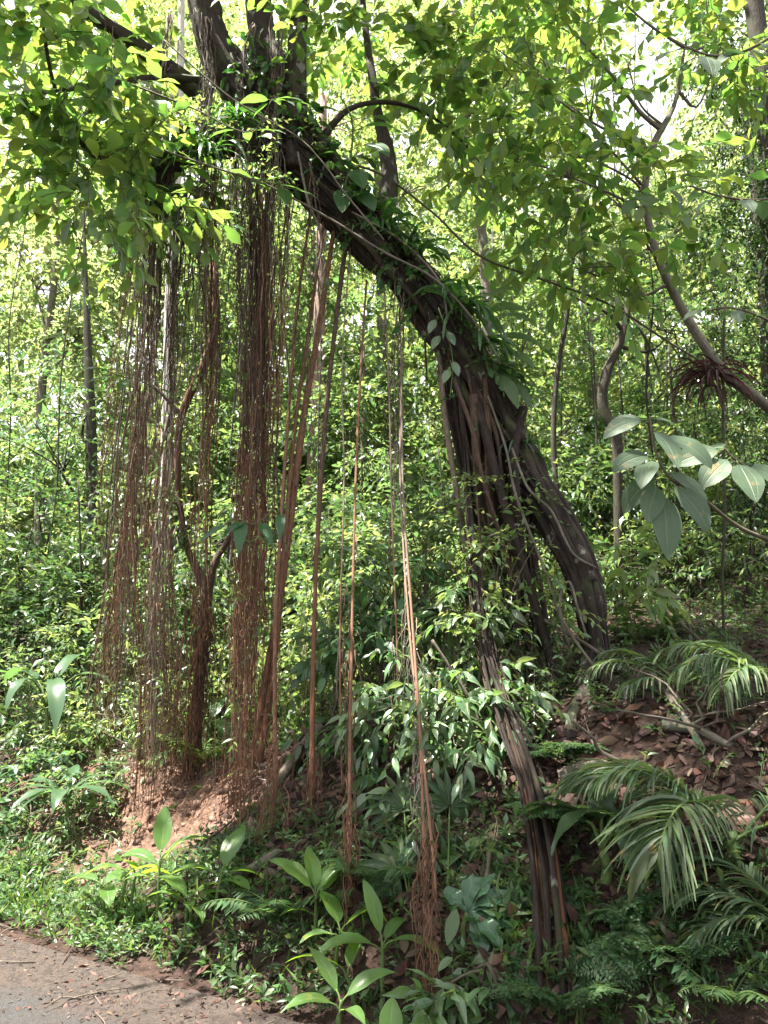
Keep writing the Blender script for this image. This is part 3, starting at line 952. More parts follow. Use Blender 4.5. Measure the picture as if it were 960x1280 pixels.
# thick ropes of hanging roots on the outer side
def bundle(path, w0, w1, n, r, mats, tuft=0, ytop=Y2, split=True, gr=True, late=0.):
    """n strands following one pixel path, gathered into a few ropes, spread w0 px at the top and w1 px at the foot"""
    out = []
    m = 9
    sp0 = spline(np.array([(x, y, 0) for x, y in path], float), m)
    nr = max(2, n // 7)
    for q in range(nr):
        a = R.normal(0, .55); b = a * .7 + R.normal(0, .4); ph = R.random(3) * 6.28; am = 2.0 + 3.5 * R.random()
        matq = R.choice(mats)
        wander = np.array([am * math.sin(ph[0] + 5 * i / m) + am * .6 * math.sin(ph[1] + 11 * i / m) for i in range(m)])
        dy = R.normal(0, .10)
        Ye = ytop; yb = path[-1][1] + R.normal(0, 16)
        if gr:
            e = G(min(max(sp0[-1][0] + b * w1, -60), 1000), min(yb, 1250)); Ye = e[1]
        for k in range(max(1, n // nr)):
            tight = 1.2 + 3.2 * R.random() ** 2
            o1 = np.cumsum(R.normal(0, tight * .55, m))
            cut = 1.0 if R.random() < .5 else .45 + .5 * R.random()
            pts = []
            for i in range(m):
                f = i / (m - 1)
                x = sp0[i][0] + (a * (1 - f) + b * f) * (w0 * (1 - f) + w1 * f) + wander[i] + o1[i]
                pts.append(P(x, sp0[i][1], ytop * (1 - f) + Ye * f) + np.array([0, dy + o1[i] * .006, 0]))
            sp = spline(pts, 34)
            kn = np.cumsum(R.normal(0, .011, (34, 3)) * [1, 1, .2], 0); kn -= np.linspace(0, 1, 34)[:, None] * kn[-1]
            sp = sp + kn + .006 * np.sin(np.linspace(0, 40 + 20 * R.random(), 34) + R.random() * 6)[:, None] * np.array([R.normal(), R.normal(), 0])
            i0 = int(34 * late * R.random() ** .7)
            sp = sp[i0:max(i0 + 8, int(34 * cut))]
            if gr and cut == 1.0:
                sp[-1] = ground_at(sp[-1]) - UP * .03
            rk = r * (.45 + .9 * R.random() ** 2.5) * (1.5 if k == 0 else 1)
            out.append((sp, rk, matq if R.random() < .7 else R.choice(mats)))
    return out


strands = []
strands += bundle([(318, 215), (325, 330), (326, 450), (322, 580), (316, 700), (308, 830), (302, 965)], 17, 22, 64, .0044, ['root_grey', 'root_grey', 'root_dark', 'root_red'])
strands += bundle([(345, 215), (338, 330), (335, 450), (328, 560), (318, 660), (312, 790), (300, 1000)], 20, 26, 40, .0045, ['root_grey', 'root_dark', 'root_red'])
strands += bundle([(200, 235), (194, 340), (186, 450), (180, 560), (165, 680), (152, 800), (140, 930)], 30, 46, 42, .0042, ['root_grey', 'root_grey', 'root_grey'], ytop=Y2 - .1)
strands += bundle([(182, 440), (172, 580), (158, 760), (142, 930)], 24, 36, 70, .0042, ['root_red', 'root_grey', 'root_grey'], ytop=Y2 + .1, late=.62)
strands += bundle([(235, 225), (215, 340), (210, 470), (196, 600), (196, 730), (200, 860), (196, 975)], 28, 34, 30, .0042, ['root_grey', 'root_grey', 'root_dark'], ytop=Y2 - .05)
strands += bundle([(210, 480), (206, 640), (200, 800), (196, 975)], 12, 26, 58, .0042, ['root_red', 'root_grey', 'root_grey'], ytop=Y2 + .1, late=.62)
strands += bundle([(252, 720), (250, 790), (244, 870), (236, 970)], 10, 12, 50, .0042, ['root_red', 'root_red', 'root_dark'], ytop=Y2 + .4, late=.4)
strands += bundle([(318, 540), (313, 700), (306, 840), (300, 990)], 9, 18, 36, .0042, ['root_red', 'root_grey', 'root_red'], ytop=Y2 + .1, late=.6)
strands += bundle([(265, 215), (262, 330), (266, 440), (255, 560), (250, 690), (246, 820), (238, 965)], 24, 18, 30, .0042, ['root_grey', 'root_red', 'root_dark'])
strands += bundle([(290, 205), (286, 330), (284, 450), (280, 580), (276, 720), (285, 860)], 34, 40, 20, .0035, ['root_grey', 'root_dark'])
strands += bundle([(190, 200), (160, 330), (130, 470), (110, 600), (110, 740), (122, 900)], 30, 34, 26, .0028, ['root_grey', 'root_grey', 'root_red'], ytop=Y2 - .2)
strands += bundle([(255, 20), (250, 110), (240, 230), (232, 350)], 60, 60, 40, .0045, ['root_grey', 'root_dark', 'liana'], ytop=Y2 - .25, gr=False)
strands += bundle([(335, 10), (335, 110), (336, 230), (338, 350), (336, 520)], 50, 40, 26, .0040, ['root_grey', 'root_dark', 'liana'], ytop=Y2 - .28, gr=False)
strands += bundle([(395, 215), (396, 330), (392, 470), (390, 640)], 34, 40, 10, .0032, ['root_grey', 'root_dark'], ytop=Y2 - .2, gr=False)
strands += bundle([(505, 330), (503, 430), (500, 560), (503, 700)], 26, 24, 10, .0030, ['root_grey', 'root_dark'], ytop=Y2 - .1, gr=False)
for k in range(7):
    x = 178 + k * 22 + R.normal(0, 6)
    strands += bundle([(x, 230), (x - 6, 330), (x - 14, 450 + 60 * R.random())], 12, 26, 7, .0036, ['root_grey', 'root_dark'], ytop=Y2 - .15, gr=False)
order = sorted(range(len(strands)), key=lambda i: -strands[i][1] * len(strands[i][0]))
root_slots = ['root_grey', 'root_red', 'root_dark', 'liana']
mass = MB()
nind = 48
for c, i in enumerate(order):
    sp, r, m = strands[i]
    mbx = MB() if c < nind else mass
    slot = 0 if c < nind else root_slots.index(m)
    tube(mbx, sp, r * (.7 + .7 * R.random(6)) * np.array([1.1, 1, 1, .9, .75, .45]), n=len(sp), sides=5, smooth=False, rough=.2, mat=slot)
    L = np.linalg.norm(sp[-1] - sp[0])
    for k in range(7 if c < nind else 4):     # fine side rootlets
        j = int(R.integers(len(sp) // 4, len(sp) - 1)); a = sp[j]
        l = .15 + .45 * R.random()
        tube(mbx, strand(a, a + np.array([R.normal(0, .03), R.normal(0, .03), -l]), 0, .03), [.0024, .0018, .0009], n=7, sides=3, mat=slot)
    if c < nind:
        mbx.build('aerial_root', M[m], fig)
# brushy reddish root tips above the soil
def brush(x0, y0, x1, y1, w, n, l):
    for k in range(n):
        f = R.random(); x = x0 + (x1 - x0) * f + R.normal(0, w); y = y0 + (y1 - y0) * f
        g = G(x1, y1)
        a = P(x, y, g[1] - .05 + R.normal(0, .08))
        b = a + np.array([R.normal(0, .02), R.normal(0, .02), -l * (.5 + R.random())])
        tube(mass, strand(a, b, 0, .025), [.0030, .0026, .0010], n=8, sides=3, mat=1)


for a in ((437, 990, 437, 1120, 4, 46, .3), (530, 1000, 540, 1240, 7, 80, .3), (310, 880, 300, 1040, 14, 110, .3), (390, 930, 392, 1000, 6, 36, .25),
          (235, 850, 232, 970, 8, 60, .3), (195, 850, 196, 970, 12, 70, .3), (140, 820, 140, 920, 10, 60, .3), (345, 900, 335, 1040, 10, 60, .3), (265, 780, 240, 860, 6, 50, .3), (215, 780, 205, 900, 12, 60, .3)):
    brush(*a)
# fringe of rootlets along the underside of the arch
for k in range(900):
    i = int(R.integers(12, 108)); a = trunkp[i] + np.array([R.normal(0, .5) * tr_r[i], R.normal(0, .6) * tr_r[i], -tr_r[i] * .75])
    l = .06 + .45 * R.random() ** 2.2
    tube(mass, strand(a, a + np.array([R.normal(0, .03), R.normal(0, .03), -l]), 0, .03), [.0035, .0026, .001], n=7, sides=3, mat=int(R.choice([0, 1, 2, 2, 2])))
tag(mass.build('hanging_rootlets', [M[k] for k in root_slots], fig), kind='stuff')
# leafy crown; the unseen clumps above the frame are placed to shade the bank
def blob(x, y, Y, rx, ry=None, rz=None, n=40):
    return (P(x, y, Y), (rx, ry if ry else rx, rz if rz else rx * .8), n)


mb = MB()
crown(mb, T_OB4, [blob(60, 60, Y2 - 1.0, 1.0, .8, .5, 54), blob(120, 150, Y2 - .9, .9, .8, .5, 54), blob(60, 230, Y2 - 1.0, .75, .7, .4, 46), blob(150, 30, Y2 - .6, .7, .7, .4, 40), blob(130, 250, Y2 - .9, .5, .5, .3, 26),
                  blob(90, 120, Y2 - .2, .9, .7, .6, 46), blob(180, 220, Y2 - .3, .5, .4, .3, 26), blob(190, 110, Y2 - .75, .4, .3, .3, 22), blob(110, 60, Y2 - 1.1, .7, .4, .5, 40), blob(200, 30, Y2 - .8, .5, .3, .4, 22), blob(60, 150, Y2 - 1.3, .6, .4, .5, 34), blob(150, 240, Y2 - .8, .4, .3, .2, 16), blob(430, 50, Y2 - .4, .4, .3, .35, 14), blob(225, 195, Y2 - .7, .25, .2, .15, 6), blob(30, 290, Y2 - .9, .4, .4, .25, 18)], .45, 8, .15, 0, 1, droop=.3, clump=.62, per=4)
high = []  # unseen leaf clumps added up-sun of bank and trunk to shade them
for tx, ty, tz, rr_, n_ in ((1.3, 4.5, .8, 1.5, 300), (2.4, 4.8, 1.0, 1.4, 260), (1.6, 6.0, 1.5, 1.2, 160), (.5, 4.0, .2, .9, 120), (.6, 5.9, 4.5, 1.0, 140), (-.5, 5.9, 6.5, .8, 90), (3.2, 6.4, 2.0, 1.2, 200), (2.6, 5.6, 1.4, 1.0, 160), (4.2, 7.8, 2.4, 1.3, 160)):
    q = np.array([tx, ty, tz]); q = q + SUN_D * ((9.5 - tz) / SUN_D[2]); high.append((q, (rr_, rr_, .55), n_))
crown(mb, T_OB, high, .5, 8, .15, 0, 1, droop=.3)
crown(mb, T_OB, [blob(430, 40, Y2 + .5, .8, .6, .5, 34), blob(520, 110, Y2 + .7, .9, .6, .5, 40), blob(580, 200, Y2 + .9, .7, .5, .5, 30)], .4, 8, .15, 0, 1, droop=.3)
mb.build('crown', [M['leaf_fig'], M['twig']], fig)
# sprigs growing from the wood
mb = MB()
idx = R.integers(30, 108, 120)
c_ = trunkp[idx] + np.stack([R.normal(.3, .6, 120) * tr_r[idx], -np.abs(R.normal(.2, .6, 120)) * tr_r[idx], R.normal(.6, .35, 120) * tr_r[idx]], -1)
sprays(mb, T_LA, c_, R.normal(0, 1, (120, 3)) * [1, .7, .5] + [.2, -.3, .1], .18 + .12 * R.random(120), 7, .065, 0, 1, twigw=.003)
for x, y, Y in ((318, 175, Y2 - .35), (300, 215, Y2 - .4), (250, 160, Y2 - .4), (340, 230, Y2 - .4), (270, 250, Y2 - .35), (610, 600, Y2 - .3), (630, 610, Y2 - .3), (655, 610, Y2 - .3), (590, 590, Y2 - .3), (225, 150, Y2 - .3), (620, 690, Y2 - .3), (650, 730, Y2 - .3), (600, 740, YB), (560, 640, YB)):
    c = P(x, y, Y); n = 7
    sprays(mb, T_OV, np.tile(c, (n, 1)) + R.normal(0, .08, (n, 3)), R.normal(0, 1, (n, 3)) * [1, .6, .3] + [0, -.4, .1], .26, 8, .055, 0, 1, twigw=.004)
mb.build('leafy_sprig', [M['leaf_bright'], M['twig']], fig)
mb = MB()
pick = [strands[int(k)][0] for k in R.integers(0, len(strands), 130)]
cp = np.array([q[int(R.integers(0, len(q)))] for q in pick])
sprays(mb, T_LA, cp, R.normal(0, 1, (130, 3)) * [1, .7, .4] + [0, -.3, -.2], .14 + .16 * R.random(130), 7, .07, 0, 1, twigw=.004, droop=.5)
mb.build('leafy_sprig', [M['leaf_mid'], M['twig']], fig)

# ================================================================== plants that grow on the fig or hang by it
def strap_clump(label, at, n, L, W, spreadv, cat='epiphyte', name='strap_leaf_epiphyte', hang=1.6, kind='strap', mat='leaf_epi', rise=.5):
    th = thing(name, label, cat, at)
    for k in range(n):
        a = R.random() * 6.28
        d = np.array([math.cos(a), math.sin(a) * .8 - .25, rise + R.normal(0, .3)]) + np.array(spreadv)
        mb = MB(); blade(mb, np.array(at) + R.normal(0, .03, 3), d, UP + R.normal(0, .3, 3), L * (.6 + .6 * R.random()), W * (.8 + .4 * R.random()), hang * (.7 + .6 * R.random()), .3, 8, kind)
        mb.build('leaf', M[mat], th)
    return th


strap_clump('drooping clump of narrow dark epiphyte leaves under the fig crotch', P(210, 195, Y2 - .32), 34, .55, .030, (0, -.2, 0), hang=2.4)
strap_clump('tuft of ribbon leaves hanging over the matted roots near the fig fork', P(255, 190, Y2 - .42), 22, .5, .032, (0, -.3, 0), hang=2.2)
strap_clump('dark grassy epiphyte mat filling the crotch between the two thick limbs', P(300, 150, Y2 - .35), 30, .42, .026, (0, -.3, -.1), hang=2.2)
strap_clump('ragged epiphyte beard under the outer end of the low limb', P(200, 250, Y2 - .25), 30, .50, .026, (0, -.2, -.3), hang=2.6)
strap_clump('shining strap leaves in a tuft on the upper bend of the arch', P(572, 385, Y2 - .28), 26, .48, .035, (.5, -.2, 0), hang=2.0)
strap_clump('smaller strap leaf tuft clasping the trunk below the bend', P(600, 428, Y2 - .25), 18, .42, .034, (.7, -.2, 0), hang=1.9)
strap_clump('strap leaf fern perched on top of the arching trunk', P(520, 315, Y2 - .1), 18, .4, .04, (.3, -.2, .2), hang=1.5)
strap_clump('strap leaves sprouting on the trunk where pale strands cross the arch', P(480, 285, Y2 - .15), 16, .36, .03, (.3, -.3, .2), hang=1.9)
strap_clump('small fern-like tuft low on the trunk above the elbow', P(648, 560, Y2 - .1), 16, .30, .022, (.5, -.3, .1), hang=2.0)
# climbing aroid with broad heart leaves by the crotch
th = thing('climbing_aroid', 'climber with broad dark green oval leaves beside the fig fork', 'climber', P(425, 260, Y2 - .2))
mb = MB(); tube(mb, PP([(425, 260, Y2 - .2), (438, 200, Y2 - .12), (440, 150, Y2), (425, 120, Y2)]), [.012, .009, .006], n=16, sides=6); mb.build('stem', M['stem_green'], th)
for x, y, az, rise, L in ((440, 150, 160, .4, .34), (440, 165, 10, .1, .40), (436, 190, -30, -.2, .36), (432, 215, -60, -.7, .34), (438, 200, 200, -.1, .30), (430, 235, -90, -1.0, .34), (428, 240, -20, -.6, .30), (444, 160, 60, .5, .32), (430, 255, 20, -.9, .32)):
    mb = MB(); a = math.radians(az); d = np.array([math.cos(a), math.sin(a) * .6 - .25, rise]); p = P(x, y, Y2 - .15); p1 = p + nrm(d + UP * .3) * .1
    tube(mb, [p, (p + p1) / 2, p1], .004, n=4, sides=4, mat=1)
    blade(mb, p1, d, UP + np.array([0, -.9, 0]) + R.normal(0, .3, 3), L, .15, .9, .15, 9, 'oval'); mb.build('leaf', [M['leaf_epi'], M['stem_green']], th)
th = thing('climbing_aroid', 'climber with long pointed leaves leaning out from the trunk bend', 'climber', P(612, 450, Y2 - .2))
mb = MB(); tube(mb, PP([(612, 470, Y2 - .2), (604, 430, Y2 - .22), (596, 380, Y2 - .15)]), [.01, .007], n=10, sides=6); mb.build('stem', M['stem_green'], th)
for x, y, az, rise, L in ((606, 430, 10, .2, .38), (600, 400, 40, .5, .36), (608, 445, -35, -.2, .36), (610, 460, -10, -.8, .4), (612, 462, -50, -1.0, .36), (602, 405, -20, .1, .36), (598, 385, 20, .8, .3), (610, 455, 0, -.4, .4)):
    mb = MB(); a = math.radians(az); d = np.array([math.cos(a), math.sin(a) * .6 - .2, rise]); p = P(x, y, Y2 - .2); p1 = p + nrm(d + UP * .3) * .1
    tube(mb, [p, (p + p1) / 2, p1], .004, n=4, sides=4, mat=1)
    blade(mb, p1, d, UP + np.array([0, -.9, 0]) + R.normal(0, .3, 3), L, .10, .9, .15, 9, 'oval'); mb.build('leaf', [M['leaf_fig'], M['stem_green']], th)
th = thing('leafy_climber', 'creeping climber clothing the upper side of the arch with small dark leaves', 'climber', trunkp[30])
mb = MB()
for k in range(9):
    i0 = int(R.integers(40, 74)); idx = np.linspace(i0, min(109, i0 + 34), 12).astype(int); ang = 1.2 + R.normal(0, .7) + np.cumsum(R.normal(0, .2, 12))
    up_ = trunkp[idx] + np.stack([R.normal(.2, .4, 12) * tr_r[idx], -np.abs(R.normal(.5, .4, 12)) * tr_r[idx], tr_r[idx] * R.uniform(.6, 1.1, 12)], -1)
    tube(mb, up_, .006, n=40, sides=4)
mb.build('stem', M['twig'], th)
n = 190; idx = R.integers(44, 109, n)
cp = trunkp[idx] + np.stack([R.normal(.35, .5, n) * tr_r[idx], -np.abs(R.normal(.3, .6, n)) * tr_r[idx], R.uniform(.35, 1.25, n) * tr_r[idx]], -1)
mb = MB(); sprays(mb, T_OV4, cp, R.normal(0, 1, (n, 3)) * [1, .7, .6] + [.4, -.4, -.1], .18 + .16 * R.random(n), 7, .085 * (.6 + .8 * R.random(n)), 0, 1, twigw=.004, droop=.6)
mb.build('foliage', [M['leaf_epi'], M['twig']], th)
# pale hanging leaves on the trunk
th = thing('trailing_vine', 'thin vine with a few pale oval leaves over the dark trunk', 'vine', P(556, 400, Y2 - .3))
mb = MB(); tube(mb, PP([(548, 385, Y2 - .3), (560, 420, Y2 - .34), (566, 455, Y2 - .34), (562, 500, Y2 - .34)]), .004, n=14, sides=5); mb.build('stem', M['stem_green'], th)
for x, y, az in ((558, 415, 30), (550, 420, 200), (566, 452, 60), (563, 462, 210), (545, 400, 150)):
    mb = MB(); a = math.radians(az); blade(mb, P(x, y, Y2 - .34), [math.cos(a) * .6, -.3, -.8], [0, -1, .3], .14, .062, .6, .3, 7, 'oval'); mb.build('leaf', M['leaf_gloss'], th)


def liana(label, path, r, mat='liana', leaves=None, name='liana', cat='liana'):
    pts = PP(path); th = thing(name, label, cat, pts[0])
    mb = MB(); p = tube(mb, pts, r, n=50, sides=6, rough=.08); mb.build('stem', M[mat], th)
    if leaves:
        m, n, size, tpl, nl, L = leaves
        idx = R.integers(3, 49, n); mb = MB()
        sprays(mb, tpl, p[idx], R.normal(0, 1, (n, 3)) * [1, .7, .5] + [0, -.3, 0], L, nl, size, 0, 1, twigw=.004)
        mb.build('foliage', [M[m], M['twig']], th)
    return th


liana('long slack grey liana crossing in front of the trunk from the upper crown', [(148, 150, Y2 - .7), (200, 185, Y2 - .7), (270, 210, Y2 - .65), (335, 232, Y2 - .6), (410, 272, Y2 - .55), (480, 315, Y2 - .5), (545, 350, Y2 - .45), (600, 410, Y2 - .4), (625, 455, Y2 - .35)], .0085)
liana('pale liana drawn tight from the fork down across the root rope', [(205, 50, Y2 - .6), (255, 95, Y2 - .6), (300, 130, Y2 - .55), (370, 170, Y2 - .5), (405, 205, Y2 - .5), (430, 240, Y2 - .45), (480, 300, Y2 - .4)], .007)
liana('looping liana slung between the thin branches right of the fork', [(400, 200, Y2 + .2), (470, 215, Y2 + .2), (540, 265, Y2 + .25), (600, 320, Y2 + .3), (680, 350, Y2 + .5), (760, 380, Y2 + .6), (840, 430, Y2 + .6), (940, 490, Y2 + .4)], .010, 'twig')
liana('curved pale liana hanging in an open loop over the bank', [(770, 880, YB - .5), (778, 930, YB - .6), (772, 990, YB - .75), (758, 1018, YB - .85), (742, 1010, YB - .9), (730, 985, YB - .8)], .009, 'liana')
liana('thin dark hanging liana in the gap right of the fig base', [(905, 380, 6.2), (904, 520, 6.2), (906, 640, 6.2), (903, 720, 6.25), (905, 800, 6.3)], .012, 'bark_dark')

# overhanging leafy twigs near the lens side
def leafy_branch(label, path, r, leaves, L, W, mat='leaf_fig', kind='oval', name='leafy_branch', droop=.5, stem='twig', faceup=(0, -.5, 1), fold=.15):
    pts = PP(path); th = thing(name, label, 'branch', pts[0])
    mb = MB(); tube(mb, pts, r, n=40, sides=6); mb.build('stem', M[stem], th)
    sp_ = spline(pts, 60)
    for x, y, Y, az, rise, k in leaves:
        p = P(x, y, Y); p = p * .35 + sp_[int(np.argmin(np.linalg.norm(sp_ - p, axis=1)))] * .65; a = math.radians(az); d = np.array([math.cos(a), math.sin(a), rise]); p1 = p + nrm(d) * .03
        mb = MB(); tube(mb, [p, p1], .003, n=2, sides=4, mat=1)
        blade(mb, p1, d, np.array(faceup) + R.normal(0, .18, 3), L * k, W * k * (.9 + .2 * R.random()), droop * (.6 + .8 * R.random()), fold, 12, kind, wav=.02)
        mb.build('leaf', [M[mat], M['stem_green']], th)
    return th


YF = 2.9
leafy_branch('branch with large dull grey green veined leaves near the big palm side', [(1010, 690, 3.0), (930, 662, 3.0), (880, 625, 2.95), (840, 600, YF), (820, 565, YF), (812, 520, YF)], [.009, .006, .004],
             [(812, 640, YF, -112, -1.5, 1.45), (822, 596, YF, 165, -.5, 1.0), (832, 606, YF, -35, -1.1, 1.15), (815, 570, YF, 190, -.1, .9), (838, 612, YF, -20, -1.4, 1.0), (806, 525, YF, 178, -.15, .9), (822, 545, YF, -25, -.25, 1.2), (815, 522, YF, 25, .05, 1.0), (806, 528, YF, 150, .35, .75), (822, 535, YF, -80, -.9, 1.2), (828, 590, YF, 5, -.45, .95), (806, 620, YF, 225, -.9, 1.0), (812, 575, YF, -130, -.6, 1.0)],
             .185, .085, 'leaf_big', faceup=(0, -1.0, .8), droop=.9)
leafy_branch('branch end with grey green leaves and paler undersides at the frame edge', [(1020, 620, 3.1), (960, 600, 3.1), (920, 575, 3.1), (905, 560, 3.1)], [.007, .004],
             [(915, 570, 3.1, 200, -.7, .8), (920, 575, 3.1, -90, -1.2, .9), (930, 580, 3.1, -20, -.5, .9), (908, 562, 3.1, 170, -.1, .8), (940, 592, 3.1, 40, .2, .8), (910, 560, 3.1, 100, .4, .8), (950, 598, 3.1, -60, -.6, .8)],
             .24, .13, 'leaf_big', faceup=(0, -1.0, .7))
leafy_branch('twig of big soft leaves dangling in the upper corner by the bright gap', [(1000, 20, 3.2), (940, 60, 3.2), (895, 70, 3.2), (860, 60, 3.2)], [.008, .004],
             [(880, 72, 3.2, 260, -1.4, 1.0), (930, 62, 3.2, 200, -.5, .9), (862, 60, 3.2, 180, -.2, .8), (900, 70, 3.2, -60, -.5, .9), (950, 55, 3.2, -80, -.9, .8)], .19, .10, 'leaf_big')
leafy_branch('side branch of pale silvery leaves against the dark vine-clad tree', [(1010, 240, 3.3), (950, 250, 3.3), (900, 245, 3.3), (862, 232, 3.3)], [.007, .004],
             [(905, 246, 3.3, 190, -.3, .8), (925, 248, 3.3, -90, -.9, .8), (950, 250, 3.3, 60, .2, .9), (865, 233, 3.3, 170, 0, .7), (945, 252, 3.3, -40, -.6, .9), (880, 240, 3.3, 100, .4, .6)], .18, .09, 'leaf_big')
leafy_branch('low side branch of grey leaves level with the sinuous trunk', [(1015, 430, 3.4), (960, 400, 3.4), (915, 385, 3.4), (885, 388, 3.4)], [.007, .004],
             [(890, 388, 3.4, 180, -.1, .7), (920, 386, 3.4, 250, -.8, .7), (945, 395, 3.4, -60, -.5, .8), (930, 388, 3.4, 120, .3, .7), (965, 400, 3.4, 60, .1, .8)], .17, .085, 'leaf_big')
leafy_branch('fork of bright green fig leaves lit from behind in front of the crotch', [(150, 100, Y2 - .8), (240, 135, Y2 - .8), (310, 165, Y2 - .8), (340, 125, Y2 - .8)], [.008, .005, .003],
             [(340, 125, Y2 - .8, 0, .25, 1.0), (340, 125, Y2 - .8, 180, .15, .95), (342, 122, Y2 - .8, 80, .7, .75), (338, 126, Y2 - .8, 150, -.15, .7), (344, 126, Y2 - .8, -20, -.2, .8), (380, 138, Y2 - .8, 10, .35, .8), (310, 165, Y2 - .8, 100, .6, .8), (300, 160, Y2 - .8, 160, .2, 1.0), (318, 165, Y2 - .8, -10, .0, 1.0), (330, 190, Y2 - .8, -50, -.3, .9)], .22, .09, 'leaf_fig')
leafy_branch('twig of upright green leaves riding the slack liana', [(300, 220, Y2 - .62), (330, 226, Y2 - .62), (360, 235, Y2 - .62)], [.004, .003],
             [(300, 220, Y2 - .62, 30, .1, 1.1), (318, 222, Y2 - .62, 200, .3, .8), (330, 226, Y2 - .62, -30, -.1, 1.2), (345, 230, Y2 - .62, 20, .1, 1.0), (352, 232, Y2 - .62, -70, -1.2, 1.4), (360, 235, Y2 - .62, 10, -.1, 1.0), (325, 225, Y2 - .62, 120, .8, .8)], .20, .075, 'leaf_fig')
leafy_branch('short dangling twig with one white-faced leaf by the upper branch', [(143, 60, Y2 - .9), (141, 105, Y2 - .9), (136, 140, Y2 - .9), (150, 148, Y2 - .9)], [.006, .004],
             [(150, 148, Y2 - .9, 0, -.2, 1.0), (138, 138, Y2 - .9, 200, -.4, 1.2), (140, 140, Y2 - .9, -95, -1.3, 1.1), (150, 120, Y2 - .9, 20, .2, 1.0), (136, 140, Y2 - .9, 180, .1, 1.0)], .18, .09, 'leaf_big')
leafy_branch('dark bare twig with drooping leaves half way down the root curtain', [(238, 540, 5.4), (215, 505, 5.3), (180, 478, 5.2), (150, 470, 5.1), (125, 460, 5.0)], [.007, .004, .002],
             [(150, 470, 5.1, 200, -.2, 1.1), (165, 474, 5.1, -100, -.7, 1.0), (178, 478, 5.2, 10, .1, 1.0), (190, 484, 5.2, -20, -.3, .9), (150, 468, 5.1, 120, .4, .8), (128, 460, 5.0, 170, .1, 1.1), (200, 495, 5.2, 30, .0, .9)], .18, .075, 'leaf_fig')
leafy_branch('pair of long hanging leaves on a thin twig before the root rope', [(340, 640, 5.2), (318, 655, 5.2), (300, 650, 5.2), (280, 655, 5.2)], [.006, .003],
             [(303, 652, 5.2, -90, -2, 1.2), (325, 650, 5.2, -40, -1.2, 1.0), (285, 655, 5.2, 200, -.6, 1.0), (370, 640, 5.2, -80, -1.6, 1.0), (310, 650, 5.2, 190, -.4, .9)], .20, .075, 'leaf_epi', kind='heart')

# ================================================================== PLANTS ON THE VERGE AND THE BANK
D = 1.0
ginger('tallest ginger shoot on the verge, one upright leaf rolled at its tip', G(196, 1150),
       [(0, 0, .42, .0, 0, [(.95, 100, 1.9, .36, .3), (.95, 20, .8, .34, .8), (.8, 165, .55, .34, .9), (.9, -10, 1.2, .30, .5), (.6, 200, .5, .26, .9), (.55, -30, .4, .24, .9)])])
ginger('ginger cluster with one broad sunlit round leaf beside the tallest shoot', G(150, 1150),
       [(0, 0, .34, .03, 0, [(.95, 190, .3, .30, .8), (.9, 20, .4, .28, .9), (.8, -80, .5, .30, .6)]), (-.10, .02, .26, -.03, 0, [(.95, 170, .4, .30, .9), (.85, 60, .6, .26, .6), (.8, -60, .2, .26, 1.0)]), (.07, -.04, .32, .02, 0, [(.95, -100, .75, .34, .5), (.8, 10, .4, .26, .8)])], W=.15)
ginger('ginger with pale backlit leaves under the hanging root tips', G(268, 1150),
       [(0, 0, .30, .03, 0, [(.95, 70, 1.1, .36, .4), (.9, 190, .4, .34, .8), (.9, 10, .2, .32, .9), (.7, -30, .3, .26, .8)]), (-.12, 0, .24, -.02, 0, [(.95, 150, .7, .32, .6), (.9, 20, .5, .28, .8), (.75, -60, .3, .26, .9)])], W=.13)
ginger('low ginger seedling with two arched leaves among the weeds', G(232, 1165), [(0, 0, .20, 0, 0, [(.95, 30, .7, .26, .8), (.9, 190, .6, .26, .8), (.8, -70, .4, .22, .7)])])
ginger('ginger tuft with an upright whorl of pale broad leaves near the slack root', G(394, 1185),
       [(0, 0, .30, .0, 0, [(.95, 110, 1.3, .30, .3), (.95, 170, .9, .34, .5), (.95, 30, 1.0, .32, .6), (.9, 60, .8, .26, .5), (.5, 190, .5, .22, .9)])], W=.14)
ginger('young ginger holding two broad bright leaves behind the rolled bud', G(418, 1220),
       [(0, 0, .26, .03, 0, [(.95, 20, .7, .30, .7), (.95, 120, .9, .30, .5), (.9, -70, .3, .28, .8), (.8, 200, .3, .24, .8)])], W=.14)
ginger('ginger with a long drooping dull leaf at the road corner', G(478, 1262),
       [(0, 0, .34, .0, 0, [(.98, 120, 1.6, .34, .4), (.9, -20, .3, .40, 1.1), (.8, 190, .4, .38, 1.0), (.9, 60, .6, .3, .7)]), (-.12, .02, .22, -.05, 0, [(.95, 190, .6, .34, .8), (.9, 80, .7, .28, .8)])], W=.10)
ginger('low ginger with round yellow green leaves at the very front of the verge', P(485, 1300, 3.45),
       [(0, 0, .12, .0, 0, [(.95, 80, 1.6, .22, .3), (.9, 10, .9, .2, .4), (.9, 170, .7, .22, .5)]), (.12, -.02, .10, .02, 0, [(.95, 90, 1.4, .2, .3), (.9, 160, .8, .2, .6)])], W=.17)
ginger('ginger shoot with fresh lance leaves in the weeds at the frame foot', P(420, 1295, 3.55),
       [(0, 0, .30, .02, 0, [(.95, 140, 1.2, .3, .5), (.9, 20, .8, .32, .8), (.8, 200, .5, .3, .9), (.75, -60, .5, .28, .8)])], W=.09, kind='lance')
ginger('pale leaved ginger crown by the foot of the hanging root', P(560, 1300, 3.5),
       [(0, 0, .08, .0, 0, [(.95, 120, 1.2, .22, .4), (.9, 20, .8, .2, .6), (.9, 190, .5, .2, .8)])], W=.13)

